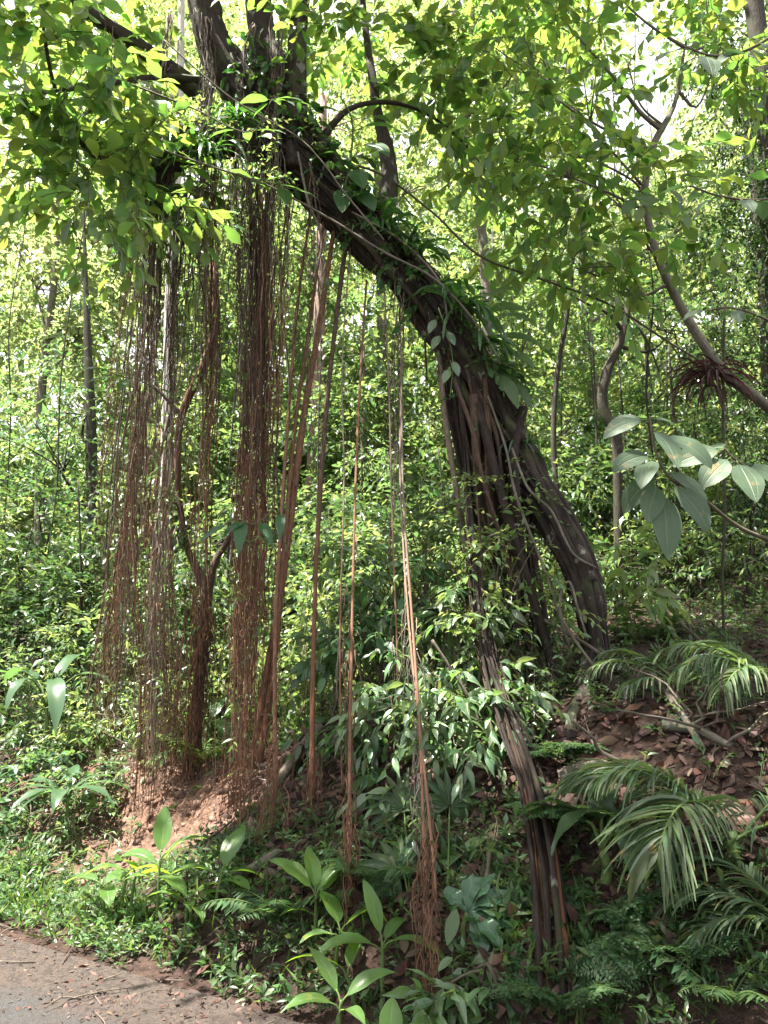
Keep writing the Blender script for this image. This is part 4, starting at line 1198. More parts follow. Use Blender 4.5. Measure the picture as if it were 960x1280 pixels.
# banana-like plant on the lit bank top
def bigleaf(label, base, leaves, name, cat, mat='leaf_big', W=.2, kind='oval', stemh=.5):
    base = ground_at(base); th = thing(name, label, cat, base)
    top = base + UP * stemh
    mb = MB(); tube(mb, [base - UP * .03, base + UP * stemh * .5 + np.array([.02, 0, 0]), top], [.03, .025, .015], n=12, sides=8); mb.build('stem', M['stem_green'], th)
    for az, rise, L, dr, pet in leaves:
        a = math.radians(az); d = np.array([math.cos(a), math.sin(a), rise]); p1 = top + nrm(d + UP * .9) * pet
        mb = MB(); tube(mb, [top, (top + p1) / 2 + UP * .04, p1], [.012, .009, .006], n=8, sides=6)
        lm = mb; mb = MB(); blade(mb, p1, d, UP + R.normal(0, .1, 3), L, W * (.8 + .4 * R.random()), dr, .2, 12, kind, wav=.04); lf = mb.build('leaf', M[mat], th); lm.build('petiole', M['stem_green'], lf)
    return th


bigleaf('wild plantain with a long split pale leaf arched over the bank edge', P(52, 960, 8.0), [(205, .3, .75, 1.2, .4), (-60, .2, .8, 2.2, .35), (-100, .1, .5, 1.8, .4), (10, .3, .5, 1.5, .4), (150, .7, .6, 1.2, .3), (80, 1.2, .6, .9, .3)], 'wild_plantain', 'plantain', mat='leaf_blue', W=.15, stemh=.42)
bigleaf('palm-like seedling with a fan of long white-lit leaflets on the clay bank', P(78, 1068, 6.75), [(200, .35, .48, 1.0, .12), (170, .5, .46, .9, .12), (20, .4, .46, .9, .12), (-20, .3, .44, 1.0, .12), (100, .9, .42, .7, .1), (-80, .3, .46, 1.0, .12), (230, .25, .46, 1.1, .12), (50, .6, .42, .9, .12), (-120, .25, .42, 1.0, .1)], 'broad_seedling', 'seedling', mat='leaf_blue', W=.10, kind='lance', stemh=.3)
bigleaf('young aroid with two glossy leaves standing against the lit clay', P(262, 950, 7.2), [(190, .5, .4, 1.0, .15), (10, .6, .4, 1.0, .15), (-60, .2, .4, 1.3, .15), (90, 1.0, .4, .7, .15)], 'wild_aroid', 'aroid', mat='leaf_epi', W=.14, stemh=.2)

# quilted glossy plant beside the bank root
b = G(585, 1190); b = b + UP * .14
th = thing('quilted_leaf_plant', 'rosette of glossy quilted leaves with wet shine beside the bank root', 'rosette plant', b)
mb = MB(); tube(mb, [b - UP * .2, b - UP * .08 + np.array([-.02, 0, 0]), b], [.012, .012, .01], n=8, sides=6); mb.build('stem', M['stem_green'], th)
for az, rise, L in ((35, .55, .36), (5, .05, .36), (-25, -.35, .34), (-60, -.6, .26), (60, .9, .30), (80, 1.0, .24), (-45, -.15, .30), (20, .30, .30), (50, .2, .28), (120, .7, .2), (-8, -.6, .30)):
    a = math.radians(az); mb = MB(); blade(mb, b, [math.cos(a), math.sin(a) * .6 - .25, rise], UP + np.array([0, -.5, 0]) + R.normal(0, .12, 3), L * .72, .085, .7, .22, 14, 'obov', wav=.12); mb.build('leaf', M['leaf_quilt'], th)
mb = MB(); blade(mb, b + np.array([-.05, -.02, .02]), [-.35, -.3, -.9], [0, -1, .3], .15, .06, .2, .2, 8, 'oval'); o = mb.build('leaf', M['leaf_bright'], th); o['label'] = 'one fresh yellow green leaf'

# fan palms
def fan_palm(label, base, fans, mat='fern'):
    base = ground_at(base); th = thing('fan_palm', label, 'fan palm', base, 'small fan palms under the hanging shrubs')
    for x, y, Y, fx, fz, r, arc in fans:
        fan_leaf(th, base, P(x, y, Y), (fx, -1, fz), r, 14, arc, mat)
    return th


fan_palm('fan palm with two pale ribbed fans beside the fuzzy hanging root', G(512, 1130), [(505, 1012, 4.65, -.2, .5, .25, 200), (497, 1090, 4.3, -.1, .7, .22, 290)])
fan_palm('fan palm with stacked dark fans right behind the fuzzy hanging root', G(560, 1140), [(562, 1008, 4.6, .1, .2, .22, 250), (558, 1095, 4.35, .5, .1, .22, 300)])

# ferns
fern('lacy fern fronds sprawling beside the bank root', G(735, 1150) + UP * .06, 7, .34, 20, 200, .7, W=.42)
fern('single deep green fern hanging below the lacy fern', G(768, 1165), 3, .34, -90, 50, .25, W=.36, droop=1.7)
fern('spreading fern under the tip of the big palm frond', G(850, 1200) + UP * .03, 9, .30, 0, 360, .8, W=.42)
fern('small fern against the dark hollow above the bank root', G(700, 1030), 6, .42, 10, 220, .6, W=.4)
fern('fern on the wet soil near the frame foot', G(700, 1262), 6, .34, 0, 360, .9, W=.4)
fern('fern tuft in the litter under the fig roots', G(700, 950), 7, .36, 0, 300, .7, W=.4)
fern('shaggy fern on the slope beside the fan palms', G(470, 1105), 7, .42, -60, 260, .8, W=.34, deep=False)
fern('fern arching over the verge weeds by the long drooping ginger', G(350, 1150), 8, .42, -60, 300, .8, W=.3, deep=False)
fern('fern at the lit bank top by the outer roots', G(255, 955), 8, .5, 0, 300, .9, W=.34, deep=False, mat='leaf_bright')
fern('pair of ferns hiding the frame corner soil', G(915, 1262), 7, .30, 160, 240, .8, W=.34, deep=False)
fern('fern on the crest between fig base and palm', G(800, 800), 7, .5, -60, 280, .9, W=.34, deep=False)

# palms
PS = .66


def palm(label, base, fr, nm='understory_palm', **kw):
    base = ground_at(base); th = thing(nm, label, 'palm', base, 'feather palms on the shaded slope')
    mb = MB(); tube(mb, [base - UP * .04, base + UP * .05, base + UP * .12], [.035, .03, .02], n=6, sides=8); mb.build('stem', M['stem_green'], th)
    for a in fr:
        az, rise, L, dr = a[:4]; k2 = dict(kw); k2.update(a[4] if len(a) > 4 else {})
        ar = math.radians(az); k2['ll'] = k2.get('ll', .38) * PS; palm_frond(th, base + UP * .08 + R.normal(0, .01, 3), [math.cos(ar), math.sin(ar), rise], L * PS, dr, **k2)
    return th


palm('big feather palm whose frond bends down to a split tip of broad leaflets', G(905, 1085) + np.array([.05, 0, 0]),
     [(222, 1.1, 1.15, 2.5, dict(wide_tip=2, nlf=50, ll=.50)), (165, 1.1, 1.2, 1.6), (20, .9, 1.2, 1.5), (-60, .7, 1.1, 1.8), (190, 1.3, 1.1, 1.6)], nlf=44, ll=.40, lw=.014)
palm('feather palm with comb-like silvery leaflets on the upper slope', G(838, 880) + np.array([.1, .1, 0]),
     [(175, .7, .8, 1.2, dict(ll=.28)), (150, 1.0, .7, 1.2), (20, .9, .75, 1.3), (200, .35, .6, 1.0), (-50, .6, .6, 1.6)], nlf=20, ll=.26, lw=.012, hang=1.6)
palm('feather palm with fresh green hanging leaflets at the frame edge', G(955, 900) + np.array([.15, .1, .0]),
     [(190, .9, .95, 1.6, dict(ll=.34)), (160, 1.1, 1.0, 1.4), (215, .8, .9, 1.9), (120, 1.2, .9, 1.3)], nlf=30, ll=.34, lw=.012, hang=1.9)
palm('low feather palm overhanging the frame foot with dull fronds', np.array([1.62, 3.35, 0]), [(150, .6, .75, 1.3), (115, .9, .9, 1.4), (175, .4, .7, 1.4)], nlf=30, ll=.30, lw=.013)

# dark broad blades in the hollow
for lab, g, lv in (('dark arum with one wide drooping blade in the hollow under the palm', G(800, 1110), [(200, .5, .42, 1.6, .18), (150, .9, .4, 1.2, .16), (250, .4, .36, 1.6, .14)]),
                   ('arum with an arched strap leaf beside the hanging loop liana', G(755, 1110), [(20, .7, .45, 1.7, .2), (160, .9, .34, 1.3, .14), (70, 1.0, .36, 1.2, .14)])):
    bigleaf(lab, g, lv, 'wild_arum', 'arum', mat='leaf_dark', W=.14, stemh=.15)


# shrubs
def sblob(x, y, Y, r, n, ry=None, rz=None):
    return (P(x, y, Y), (r, ry or r * .8, rz or r * .8), n)


g = G(540, 930)
shrub('leafy shrub draping down the bank with white-shining leaf faces', P(540, 930, 5.4),
      [sblob(545, 800, 5.4, .38, 60), sblob(580, 870, 5.1, .32, 52), sblob(560, 945, 4.9, .30, 46), sblob(615, 975, 4.75, .18, 24), sblob(515, 880, 5.1, .32, 46), sblob(580, 780, 5.4, .26, 26), sblob(600, 905, 4.85, .16, 18), sblob(540, 1000, 4.8, .2, 20)],
      'leaf_gloss', T_LA5, .28, 7, .115, 8, droop=.5, leafdown=.45, twigw=.007)
shrub('tall airy shrub reaching from the bank to mid height under the arch', P(540, 800, 6.2), [sblob(520, 700, 6.3, .4, 44), sblob(560, 740, 6.2, .36, 36), sblob(480, 740, 6.4, .4, 40), sblob(530, 640, 6.5, .36, 30), sblob(450, 680, 6.6, .36, 30)], 'leaf_mid', T_OV4, .32, 8, .085, 6, droop=.35)
shrub('leafy sapling standing in front of the right leg of the arch', P(610, 860, 5.15), [sblob(600, 740, 5.3, .24, 26), sblob(645, 690, 5.4, .22, 22), sblob(570, 680, 5.5, .24, 24), sblob(620, 800, 5.15, .2, 22), sblob(680, 760, 5.4, .18, 16)], 'leaf_bright', T_OV4, .24, 8, .062, 4, droop=.3)
shrub('creeping small leaved herb over the litter beside the crossed branch', P(830, 930, 4.9), [sblob(800, 930, 4.9, .22, 22), sblob(860, 970, 4.7, .22, 22), sblob(760, 960, 4.8, .2, 20), sblob(900, 930, 5.0, .2, 18)], 'leaf_dark', T_OV, .2, 8, .05, 4, droop=.3)
shrub('loose dull green shrub between the fig foot and the comb palm', P(770, 900, 5.4), [sblob(740, 880, 5.4, .24, 26), sblob(790, 900, 5.3, .24, 24), sblob(830, 880, 5.6, .22, 20), sblob(880, 860, 6.0, .26, 22), sblob(930, 850, 6.2, .26, 22)], 'leaf_dark', T_OV, .22, 8, .052, 6, droop=.3)
shrub('thin leaved herb patch under the ridge palm at the frame edge', P(900, 800, 6.8), [sblob(850, 810, 6.6, .3, 26), sblob(910, 800, 6.8, .3, 26), sblob(950, 830, 6.4, .26, 22)], 'leaf_mid', T_LA, .26, 8, .06, 5, droop=.4)
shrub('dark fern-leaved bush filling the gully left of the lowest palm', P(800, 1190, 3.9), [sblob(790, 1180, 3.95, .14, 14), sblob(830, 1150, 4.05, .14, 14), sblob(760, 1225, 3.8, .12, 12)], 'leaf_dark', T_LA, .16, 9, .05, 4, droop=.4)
shrub('bush of glossy small leaves against the foot of the root curtain', P(680, 870, 5.3), [sblob(690, 830, 5.4, .24, 36), sblob(650, 800, 5.6, .22, 30), sblob(725, 850, 5.2, .22, 30), sblob(670, 880, 5.1, .2, 26)], 'leaf_gloss', T_OV, .22, 8, .05, 5, droop=.3)
shrub('dull leafy shrub banked up behind the straight hanging root', P(470, 950, 5.9),
      [sblob(470, 820, 5.8, .36, 50), sblob(455, 900, 5.6, .34, 50), sblob(480, 970, 5.3, .30, 40), sblob(440, 970, 5.5, .24, 20), sblob(520, 750, 5.9, .34, 30)],
      'leaf_blue', T_OV4, .28, 7, .10, 7, droop=.5, leafdown=.4, twigw=.007)
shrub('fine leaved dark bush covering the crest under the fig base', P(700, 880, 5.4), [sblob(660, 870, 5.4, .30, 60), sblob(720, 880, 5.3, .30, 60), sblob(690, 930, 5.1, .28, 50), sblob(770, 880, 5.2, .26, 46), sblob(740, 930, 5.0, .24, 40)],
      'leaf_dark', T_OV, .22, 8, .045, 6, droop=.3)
shrub('small leaved bush with airy tiers left of the fig base', P(650, 830, 5.9), [sblob(640, 700, 5.85, .26, 34), sblob(600, 650, 5.9, .24, 24), sblob(660, 760, 5.7, .26, 34), sblob(680, 790, 5.6, .2, 24)], 'leaf_mid', T_OV, .24, 8, .050, 4, droop=.2)
shrub('low bush with whorled bright leaf tips below the quilted plant', G(640, 1262), [sblob(600, 1225, 3.75, .16, 16), sblob(650, 1215, 3.8, .16, 18), sblob(680, 1235, 3.75, .13, 12), sblob(560, 1245, 3.65, .12, 12)], 'leaf_gloss', T_LA5, .16, 6, .11, 5, droop=.1, leafdown=.1)
shrub('sapling with paired matte leaves above the quilted plant', G(615, 1130), [sblob(618, 1040, 4.35, .12, 7), sblob(590, 1070, 4.3, .10, 5), sblob(650, 1060, 4.4, .12, 6)], 'leaf_mid', T_OV4, .16, 6, .12, 3, droop=.2)
shrub('airy shrub at the clay bank lip under the outer roots', G(180, 945), [sblob(150, 890, 7.8, .4, 50), sblob(200, 900, 7.6, .4, 50), sblob(110, 910, 7.9, .4, 50), sblob(240, 880, 7.4, .34, 40)], 'leaf_bright', T_OV, .3, 8, .075, 6, droop=.3)
shrub('sunlit shrub between the outer roots and the red root', G(280, 930), [sblob(285, 870, 7.6, .35, 40), sblob(320, 840, 8.0, .4, 50), sblob(270, 920, 7.2, .22, 24)], 'leaf_bright', T_OV4, .3, 7, .09, 5, droop=.3)
shrub('herb bush spilling over the clay at the road end', G(40, 1050), [sblob(30, 1020, 7.0, .35, 50), sblob(80, 1010, 6.9, .3, 44), sblob(110, 1040, 6.7, .26, 36), sblob(10, 1060, 6.6, .26, 36)], 'leaf_mid', T_LA, .24, 8, .07, 6, droop=.35)
shrub('broad leaved herb bush hanging over the hollow at the far bank end', P(25, 985, 7.4), [sblob(10, 985, 7.3, .3, 40), sblob(60, 985, 7.2, .28, 40), sblob(-20, 1030, 6.9, .3, 36), sblob(110, 975, 7.2, .2, 24)], 'leaf_blue', T_OV4, .24, 7, .085, 5, droop=.5)
shrub('small leaved shrub growing out of the clay below the outer roots', P(140, 1010, 6.9), [sblob(130, 985, 7.0, .22, 30), sblob(160, 960, 7.2, .2, 26), sblob(120, 1030, 6.7, .16, 20)], 'leaf_mid', T_OV, .2, 8, .06, 4, droop=.4)
shrub('trailing herb on the clay face between the root ropes', P(225, 985, 6.9), [sblob(225, 965, 7.0, .2, 22), sblob(255, 985, 6.8, .16, 16)], 'leaf_bright', T_OV4, .2, 7, .075, 3, droop=.5)
shrub('pale green shrub crowding the bank top by the plantain', G(60, 925), [sblob(20, 890, 8.6, .5, 70), sblob(90, 900, 8.4, .45, 60), sblob(40, 830, 9.2, .6, 70), sblob(110, 850, 9.0, .5, 60)], 'leaf_mid', T_OV, .34, 8, .085, 6, droop=.3)
shrub('dark shrub hanging off the bank behind the plantain leaf', G(30, 955), [sblob(20, 950, 7.9, .35, 50), sblob(70, 960, 7.7, .3, 44), sblob(110, 960, 7.6, .25, 34)], 'leaf_dark', T_OV, .25, 8, .07, 5, droop=.5)
shrub('shrub with yellow green tips beside the straight thin root', G(420, 900), [sblob(410, 780, 7.4, .5, 70), sblob(450, 720, 7.6, .5, 70), sblob(420, 860, 6.9, .35, 44), sblob(380, 870, 7.0, .3, 36)], 'leaf_bright', T_OV4, .34, 8, .085, 6, droop=.3)
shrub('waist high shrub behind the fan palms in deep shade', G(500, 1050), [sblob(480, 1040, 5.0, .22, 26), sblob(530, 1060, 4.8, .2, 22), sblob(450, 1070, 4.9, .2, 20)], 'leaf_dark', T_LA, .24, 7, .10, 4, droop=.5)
shrub('dull green bush on the slope beyond the loop liana', G(740, 900), [sblob(800, 860, 5.8, .3, 40), sblob(760, 830, 5.9, .26, 30)], 'leaf_dark', T_LA, .26, 8, .07, 4, droop=.3)
shrub('pinnate sapling with long bright leaflets near the ridge', G(780, 770), [sblob(790, 740, 6.6, .30, 12), sblob(830, 725, 6.7, .30, 12), sblob(745, 720, 6.8, .25, 8)], 'leaf_bright', T_LA5, .42, 9, .15, 3, droop=.6)
shrub('shrub with upright green sprays on the ridge line', G(860, 745), [sblob(860, 690, 8.6, .5, 50), sblob(930, 700, 8.0, .5, 50), sblob(800, 690, 8.2, .45, 44)], 'leaf_mid', T_LA, .36, 8, .09, 6, droop=.3)
shrub('bright shrub just beyond the fig arch', G(600, 830), [sblob(560, 780, 6.9, .4, 46), sblob(530, 720, 7.3, .45, 50), sblob(580, 700, 7.6, .4, 40)], 'leaf_mid', T_OV, .32, 8, .08, 5, droop=.3)

# herb with red flower spike, dry bromeliad-like tuft
g = P(262, 470, 11.5)
# ================================================================== FALLEN WOOD
def log(label, path, r, mat='wood_dead', name='fallen_branch', twigs=0, lift=0):
    pts = np.array([G(x, y) + UP * (z + lift) for x, y, z in path]); th = thing(name, label, 'branch', pts[0])
    mb = MB(); p = tube(mb, pts, r, n=30, sides=8, lump=.15, rough=.05); mb.build('limb', M[mat], th)
    for k in range(twigs):
        i = int(R.integers(6, 28)); a = p[i]; mb = MB()
        tube(mb, strand(a, a + np.array([R.normal(0, .25), R.normal(0, .2), .1 + .25 * R.random()]), 0, .06), [np.mean(r) * .4, np.mean(r) * .15], n=8, sides=5); mb.build('twig', M[mat], th)
    return th


def pole(label, path, r, mat, name, cat, twigs=0):
    pts = np.array(PP(path)); th = thing(name, label, cat, pts[0]); mb = MB(); p = tube(mb, pts, r, n=30, sides=8, lump=.12, rough=.05); mb.build('limb', M[mat], th)
    for k in range(twigs):
        i = int(R.integers(4, 28)); a = p[i]; mb = MB()
        tube(mb, strand(a, a + np.array([R.normal(0, .3), R.normal(0, .2), .1 + .3 * R.random()]), 0, .06), [np.mean(r) * .4, np.mean(r) * .15], n=8, sides=5); mb.build('twig', M[mat], th)
    return th


gy = G(392, 870)[1]
pole('mossy leaning dead stem propped on the bank behind the thin root', [(328, 690, gy + .5), (345, 760, gy + .4), (370, 820, gy + .2), (393, 868, gy)], [.05, .055, .06, .06], 'wood_dead', 'leaning_dead_tree', 'dead tree', 2)
pole('pale broken log lying along the bank top under the leaning stem', [(396, 862, gy - .05), (370, 882, gy - .1), (345, 905, gy - .1), (318, 930, gy - .15), (285, 965, gy - .2)], [.05, .055, .05, .04, .02], 'wood_dead', 'fallen_branch', 'branch', 2)
log('long dark fallen branch slanting down the clay bank', [(400, 925, .10), (372, 960, .08), (340, 1000, .06), (310, 1040, .05), (285, 1060, .03)], [.04, .038, .035, .03, .02], 'wood_dead', twigs=2)
log('lower fallen branch half buried in litter below the slanting one', [(345, 1010, .04), (310, 1035, .03), (270, 1060, .03), (235, 1075, .02)], [.035, .03, .03, .015], 'bark_dark', twigs=1)
log('short rotten branch across the litter near the ginger row', [(350, 1075, .03), (318, 1095, .03), (290, 1105, .03)], [.025, .025, .018], 'wood_dead')
pole('thin pale stick leaning on the clay above the seedling', [(112, 935, 7.9), (95, 965, 7.5), (75, 990, 7.1), (62, 1030, 6.8), (58, 1050, 6.7)], [.013, .013, .010, .008], 'liana', 'dead_stick', 'stick', 2)
log('crossed bare branch resting on the red litter slope', [(815, 860, .08), (850, 905, .06), (880, 950, .04)], [.022, .022, .018], 'wood_dead', twigs=3)
log('thin bare branch stretched down from the ridge litter', [(850, 800, .14), (890, 830, .1), (930, 870, .06)], [.012, .012, .009], 'wood_dead', twigs=3)
log('forked grey branch lying in shade below the comb palm', [(830, 920, .05), (870, 925, .05), (915, 945, .04)], [.03, .028, .02], 'bark_grey', twigs=3)
log('mossy log half sunk in the slope above the gully', [(700, 980, .03), (745, 975, .05), (790, 985, .04)], [.04, .045, .035], 'wood_dead', twigs=1)
pole('thin stick leaning from the litter into the fern by the fig base', [(660, 900, 5.2), (680, 820, 5.6), (690, 760, 5.8)], [.010, .009, .006], 'liana', 'dead_stick', 'stick', 1)
pole('brown stick crossing low in front of the fig base', [(680, 775, 5.4), (740, 810, 5.3), (790, 850, 5.2), (830, 890, 5.0)], [.012, .012, .009], 'wood_dead', 'dead_stick', 'stick', 2)
pole('straight stick fallen against the leaf shrub on the bank', [(540, 800, 5.0), (585, 870, 4.95), (610, 930, 4.9)], [.010, .010, .007], 'wood_dead', 'dead_stick', 'stick', 1)
# withered dark red palm crown among the green
c = P(886, 468, 6.2)
th = thing('withered_palm_crown', 'withered purple brown tuft of dead leaves caught in the branches', 'dead fronds', c)
for k in range(16):
    a = R.random() * 6.28; mb = MB()
    d = np.array([math.cos(a), math.sin(a) * .7, .2 + R.normal(0, .5)])
    for j in range(6):
        blade(mb, c + R.normal(0, .05, 3), d + R.normal(0, .35, 3), UP + R.normal(0, .5, 3), (.26 + .24 * R.random()), .018, 2.0, .3, 6, 'strap')
    mb.build('frond', M['leaf_dryred'], th)
mb = MB(); tube(mb, [c - UP * .1, c, c + UP * .15], [.03, .04, .02], n=6, sides=6); mb.build('stem', M['bark_dark'], th)
# second root-clad slender tree on the outer side
gb = G(246, 950)
YS = gb[1]
tree('slender_tree', 'slender leaning tree wrapped in roots with a forked stump-like lower stem', 'tree',
     [gb - UP * .05, P(246, 880, YS), P(255, 790, YS), P(258, 735, YS), P(236, 690, YS), P(224, 620, YS), P(223, 545, YS - .05), P(232, 505, YS - .1), P(258, 450, YS - .2), P(270, 400, YS - .3), P(266, 330, YS - .3)],
     [.05, .05, .052, .05, .03, .03, .032, .036, .042, .04, .03], [blob(240, 640, YS - .1, .16, .12, .3, 16), blob(262, 430, YS - .3, .14, .1, .2, 10), blob(300, 640, YS, .2, .15, .12, 9)], 'leaf_mid', 'root_dark', T_OV, L=.2, size=.07, limbs=False, forks=(([P(258, 745, YS), P(268, 705, YS), P(285, 675, YS), P(302, 650, YS)], [.05, .032, .025, .015]), ([P(222, 515, YS - .1), P(205, 495, YS - .1), P(190, 480, YS - .1)], [.025, .015, .01])))

# ================================================================== THE FOREST BEHIND
def W(x, y, Y):
    return P(x, y, Y)


tree('slender_tree', 'straight grey stemmed tree rising behind the arch with bright loose crown', 'tree',
     [ground_at(P(628, 750, 11)), W(614, 560, 11), W(606, 330, 11), W(590, 200, 11), W(570, 60, 11), W(560, -120, 11)], [.085, .08, .075, .06, .05, .03],
     [blob(560, 60, 11, 1.5, 1.3, 1.0, 120), blob(640, 180, 11.3, 1.3, 1.1, .9, 100), blob(680, 30, 10.5, 1.4, 1.2, 1.0, 110), blob(520, -100, 11, 1.8, 1.5, 1.0, 100), blob(600, 330, 11.5, 1.0, .9, .7, 60)], 'leaf_bright', 'bark_grey', T_RHO, .5, 9, .16)
tree('sinuous_tree', 'dark sinuous trunk with a mossy elbow and forked top', 'tree',
     [ground_at(P(772, 740, 8.8)), W(772, 600, 8.8), W(770, 545, 8.8), W(754, 510, 8.8), W(757, 470, 8.8), W(778, 420, 8.8), W(788, 360, 8.8), W(795, 300, 8.8)], [.055, .055, .065, .06, .06, .05, .035, .02],
     [blob(800, 290, 8.8, .9, .8, .6, 60), blob(740, 330, 9, .7, .7, .5, 40), blob(850, 400, 8.8, .7, .6, .5, 36)], 'leaf_mid', 'bark_dark', T_OV, .4, 8, .085,
     forks=(([W(780, 415, 8.8), W(760, 392, 8.7), W(735, 380, 8.7), W(712, 368, 8.7)], [.03, .022, .016, .008]), ([W(784, 390, 8.8), W(805, 420, 8.7), W(822, 460, 8.7), W(826, 490, 8.7)], [.02, .015, .012, .006])))
tree('thin_tree', 'thin dark straight stem with a dead slanting branch at its side', 'tree',
     [ground_at(P(702, 740, 9.6)), W(700, 660, 9.6), W(692, 560, 9.6), W(696, 470, 9.6), W(712, 370, 9.6), W(722, 250, 9.6)], [.04, .038, .036, .034, .028, .015],
     [blob(720, 260, 9.8, .9, .8, .6, 60), blob(690, 350, 9.6, .7, .6, .5, 40)], 'leaf_mid', 'bark_dark', T_OV, .4, 8, .085, forks=(([W(700, 655, 9.6), W(680, 610, 9.4), W(650, 560, 9.3), W(632, 530, 9.2)], [.026, .022, .018, .012]),))
tree('leaning_tree', 'brown stem curving down from a bright fork to lean out over the ridge', 'tree',
     [ground_at(P(1010, 640, 7.0)), W(990, 560, 6.6), W(960, 508, 6.3), W(905, 465, 6.2), W(852, 385, 6.2), W(818, 310, 6.2), W(806, 235, 6.2), W(818, 180, 6.2), W(828, 160, 6.2), W(845, 125, 6.2), W(856, 60, 6.2)], [.05, .048, .045, .042, .036, .034, .032, .03, .03, .018, .010],
     [blob(700, 110, 6.0, .8, .7, .5, 40), blob(620, 60, 6.0, .7, .6, .4, 30), blob(760, 230, 5.8, .7, .6, .5, 44), blob(660, 200, 6.0, .7, .6, .5, 40), blob(740, 320, 6.0, .55, .5, .4, 30), blob(880, -30, 6.2, .7, .7, .4, 30), blob(720, -60, 6.2, 1.1, .9, .5, 36), blob(900, 60, 6.0, .6, .5, .4, 26)],
     'leaf_fig', 'bark_grey', T_OB4, .42, 8, .15, per=4, clump=.6, forks=(([W(826, 162, 6.2), W(800, 140, 6.1), W(770, 100, 6.0), W(735, 60, 6.0), W(700, 20, 6)], [.024, .018, .014, .010, .006]), ([W(806, 245, 6.2), W(790, 225, 6.1), W(740, 200, 6.0), W(690, 190, 5.9)], [.014, .010, .008, .004]), ([W(832, 160, 6.2), W(800, 130, 6.2), W(785, 80, 6.2)], [.014, .01, .006])))
tree('vine_clad_tree', 'dark tree sheathed from ground to top in fine climbing leaves', 'tree',
     [ground_at(P(985, 700, 8.4)), W(975, 500, 8.4), W(968, 300, 8.4), W(955, 120, 8.4), W(940, -40, 8.4)], [.14, .13, .12, .11, .09],
     [blob(925, 140, 8.4, .55, .5, .9, 221), blob(900, 260, 8.4, .55, .5, .7, 187), blob(940, 360, 8.3, .55, .5, .8, 204), blob(960, 230, 8.0, .4, .4, .9, 153), blob(930, 470, 8.4, .45, .5, .6, 136), blob(900, 60, 8.6, .5, .5, .5, 119), blob(955, 560, 8.3, .4, .4, .6, 102)], 'leaf_deep', 'bark_dark', T_OV, .26, 9, .06, limbs=False, droop=.5)
tree('dark_trunk_tree', 'smooth black trunk slanting out of the frame top by the bright gap', 'tree',
     [ground_at(P(1120, 600, 7.4)), W(1060, 300, 7.2), W(1000, 190, 7.2), W(962, 120, 7.2), W(945, 40, 7.2), W(938, -20, 7.2), W(930, -140, 7.2)], [.12, .11, .10, .095, .09, .085, .07], [blob(930, -240, 7.2, 1.6, 1.4, .7, 90)], 'leaf_mid', 'bark_dark', T_OB, .45, 8, .12)
tree('pale_trunk_tree', 'white barked tree flooded with sun behind the outer roots', 'tree',
     [ground_at(P(206, 850, 13)), W(206, 640, 13), W(210, 480, 13), W(214, 340, 13), W(222, 200, 13), W(226, 60, 13), W(228, -80, 13)], [.11, .10, .10, .095, .085, .07, .05], [blob(230, -60, 13, 2.2, 2, 1.4, 100), blob(120, 60, 13.5, 1.6, 1.5, 1.2, 80)], 'leaf_bright', 'bark_pale', T_RHO, .55, 8, .14)
tree('pink_stem_tree', 'pinkish straight trunk seen between the red roots', 'tree',
     [ground_at(P(384, 800, 14)), W(388, 640, 14), W(397, 480, 14), W(402, 300, 14), W(404, 120, 14)], [.12, .12, .115, .10, .07], [blob(410, 140, 14, 1.6, 1.5, 1.2, 90), blob(380, 300, 14.5, 1.3, 1.2, 1.0, 70)], 'leaf_bright', 'bark_pink', T_RHO, .5, 8, .13)
tree('dark_stem_tree', 'dark stout trunk low in the shade behind the root curtain', 'tree',
     [ground_at(P(120, 850, 12)), W(119, 740, 12), W(116, 640, 12), W(112, 500, 12), W(108, 380, 12), W(104, 240, 12)], [.11, .10, .10, .08, .05, .015], [blob(60, 560, 11.5, 1.3, 1.1, .9, 120), blob(20, 660, 11, 1.1, 1.0, .8, 110), blob(110, 500, 12, 1.1, 1.0, .8, 90), blob(80, 720, 11.5, .8, .8, .6, 70)], 'leaf_blue', 'bark_dark', T_OV, .42, 8, .10)
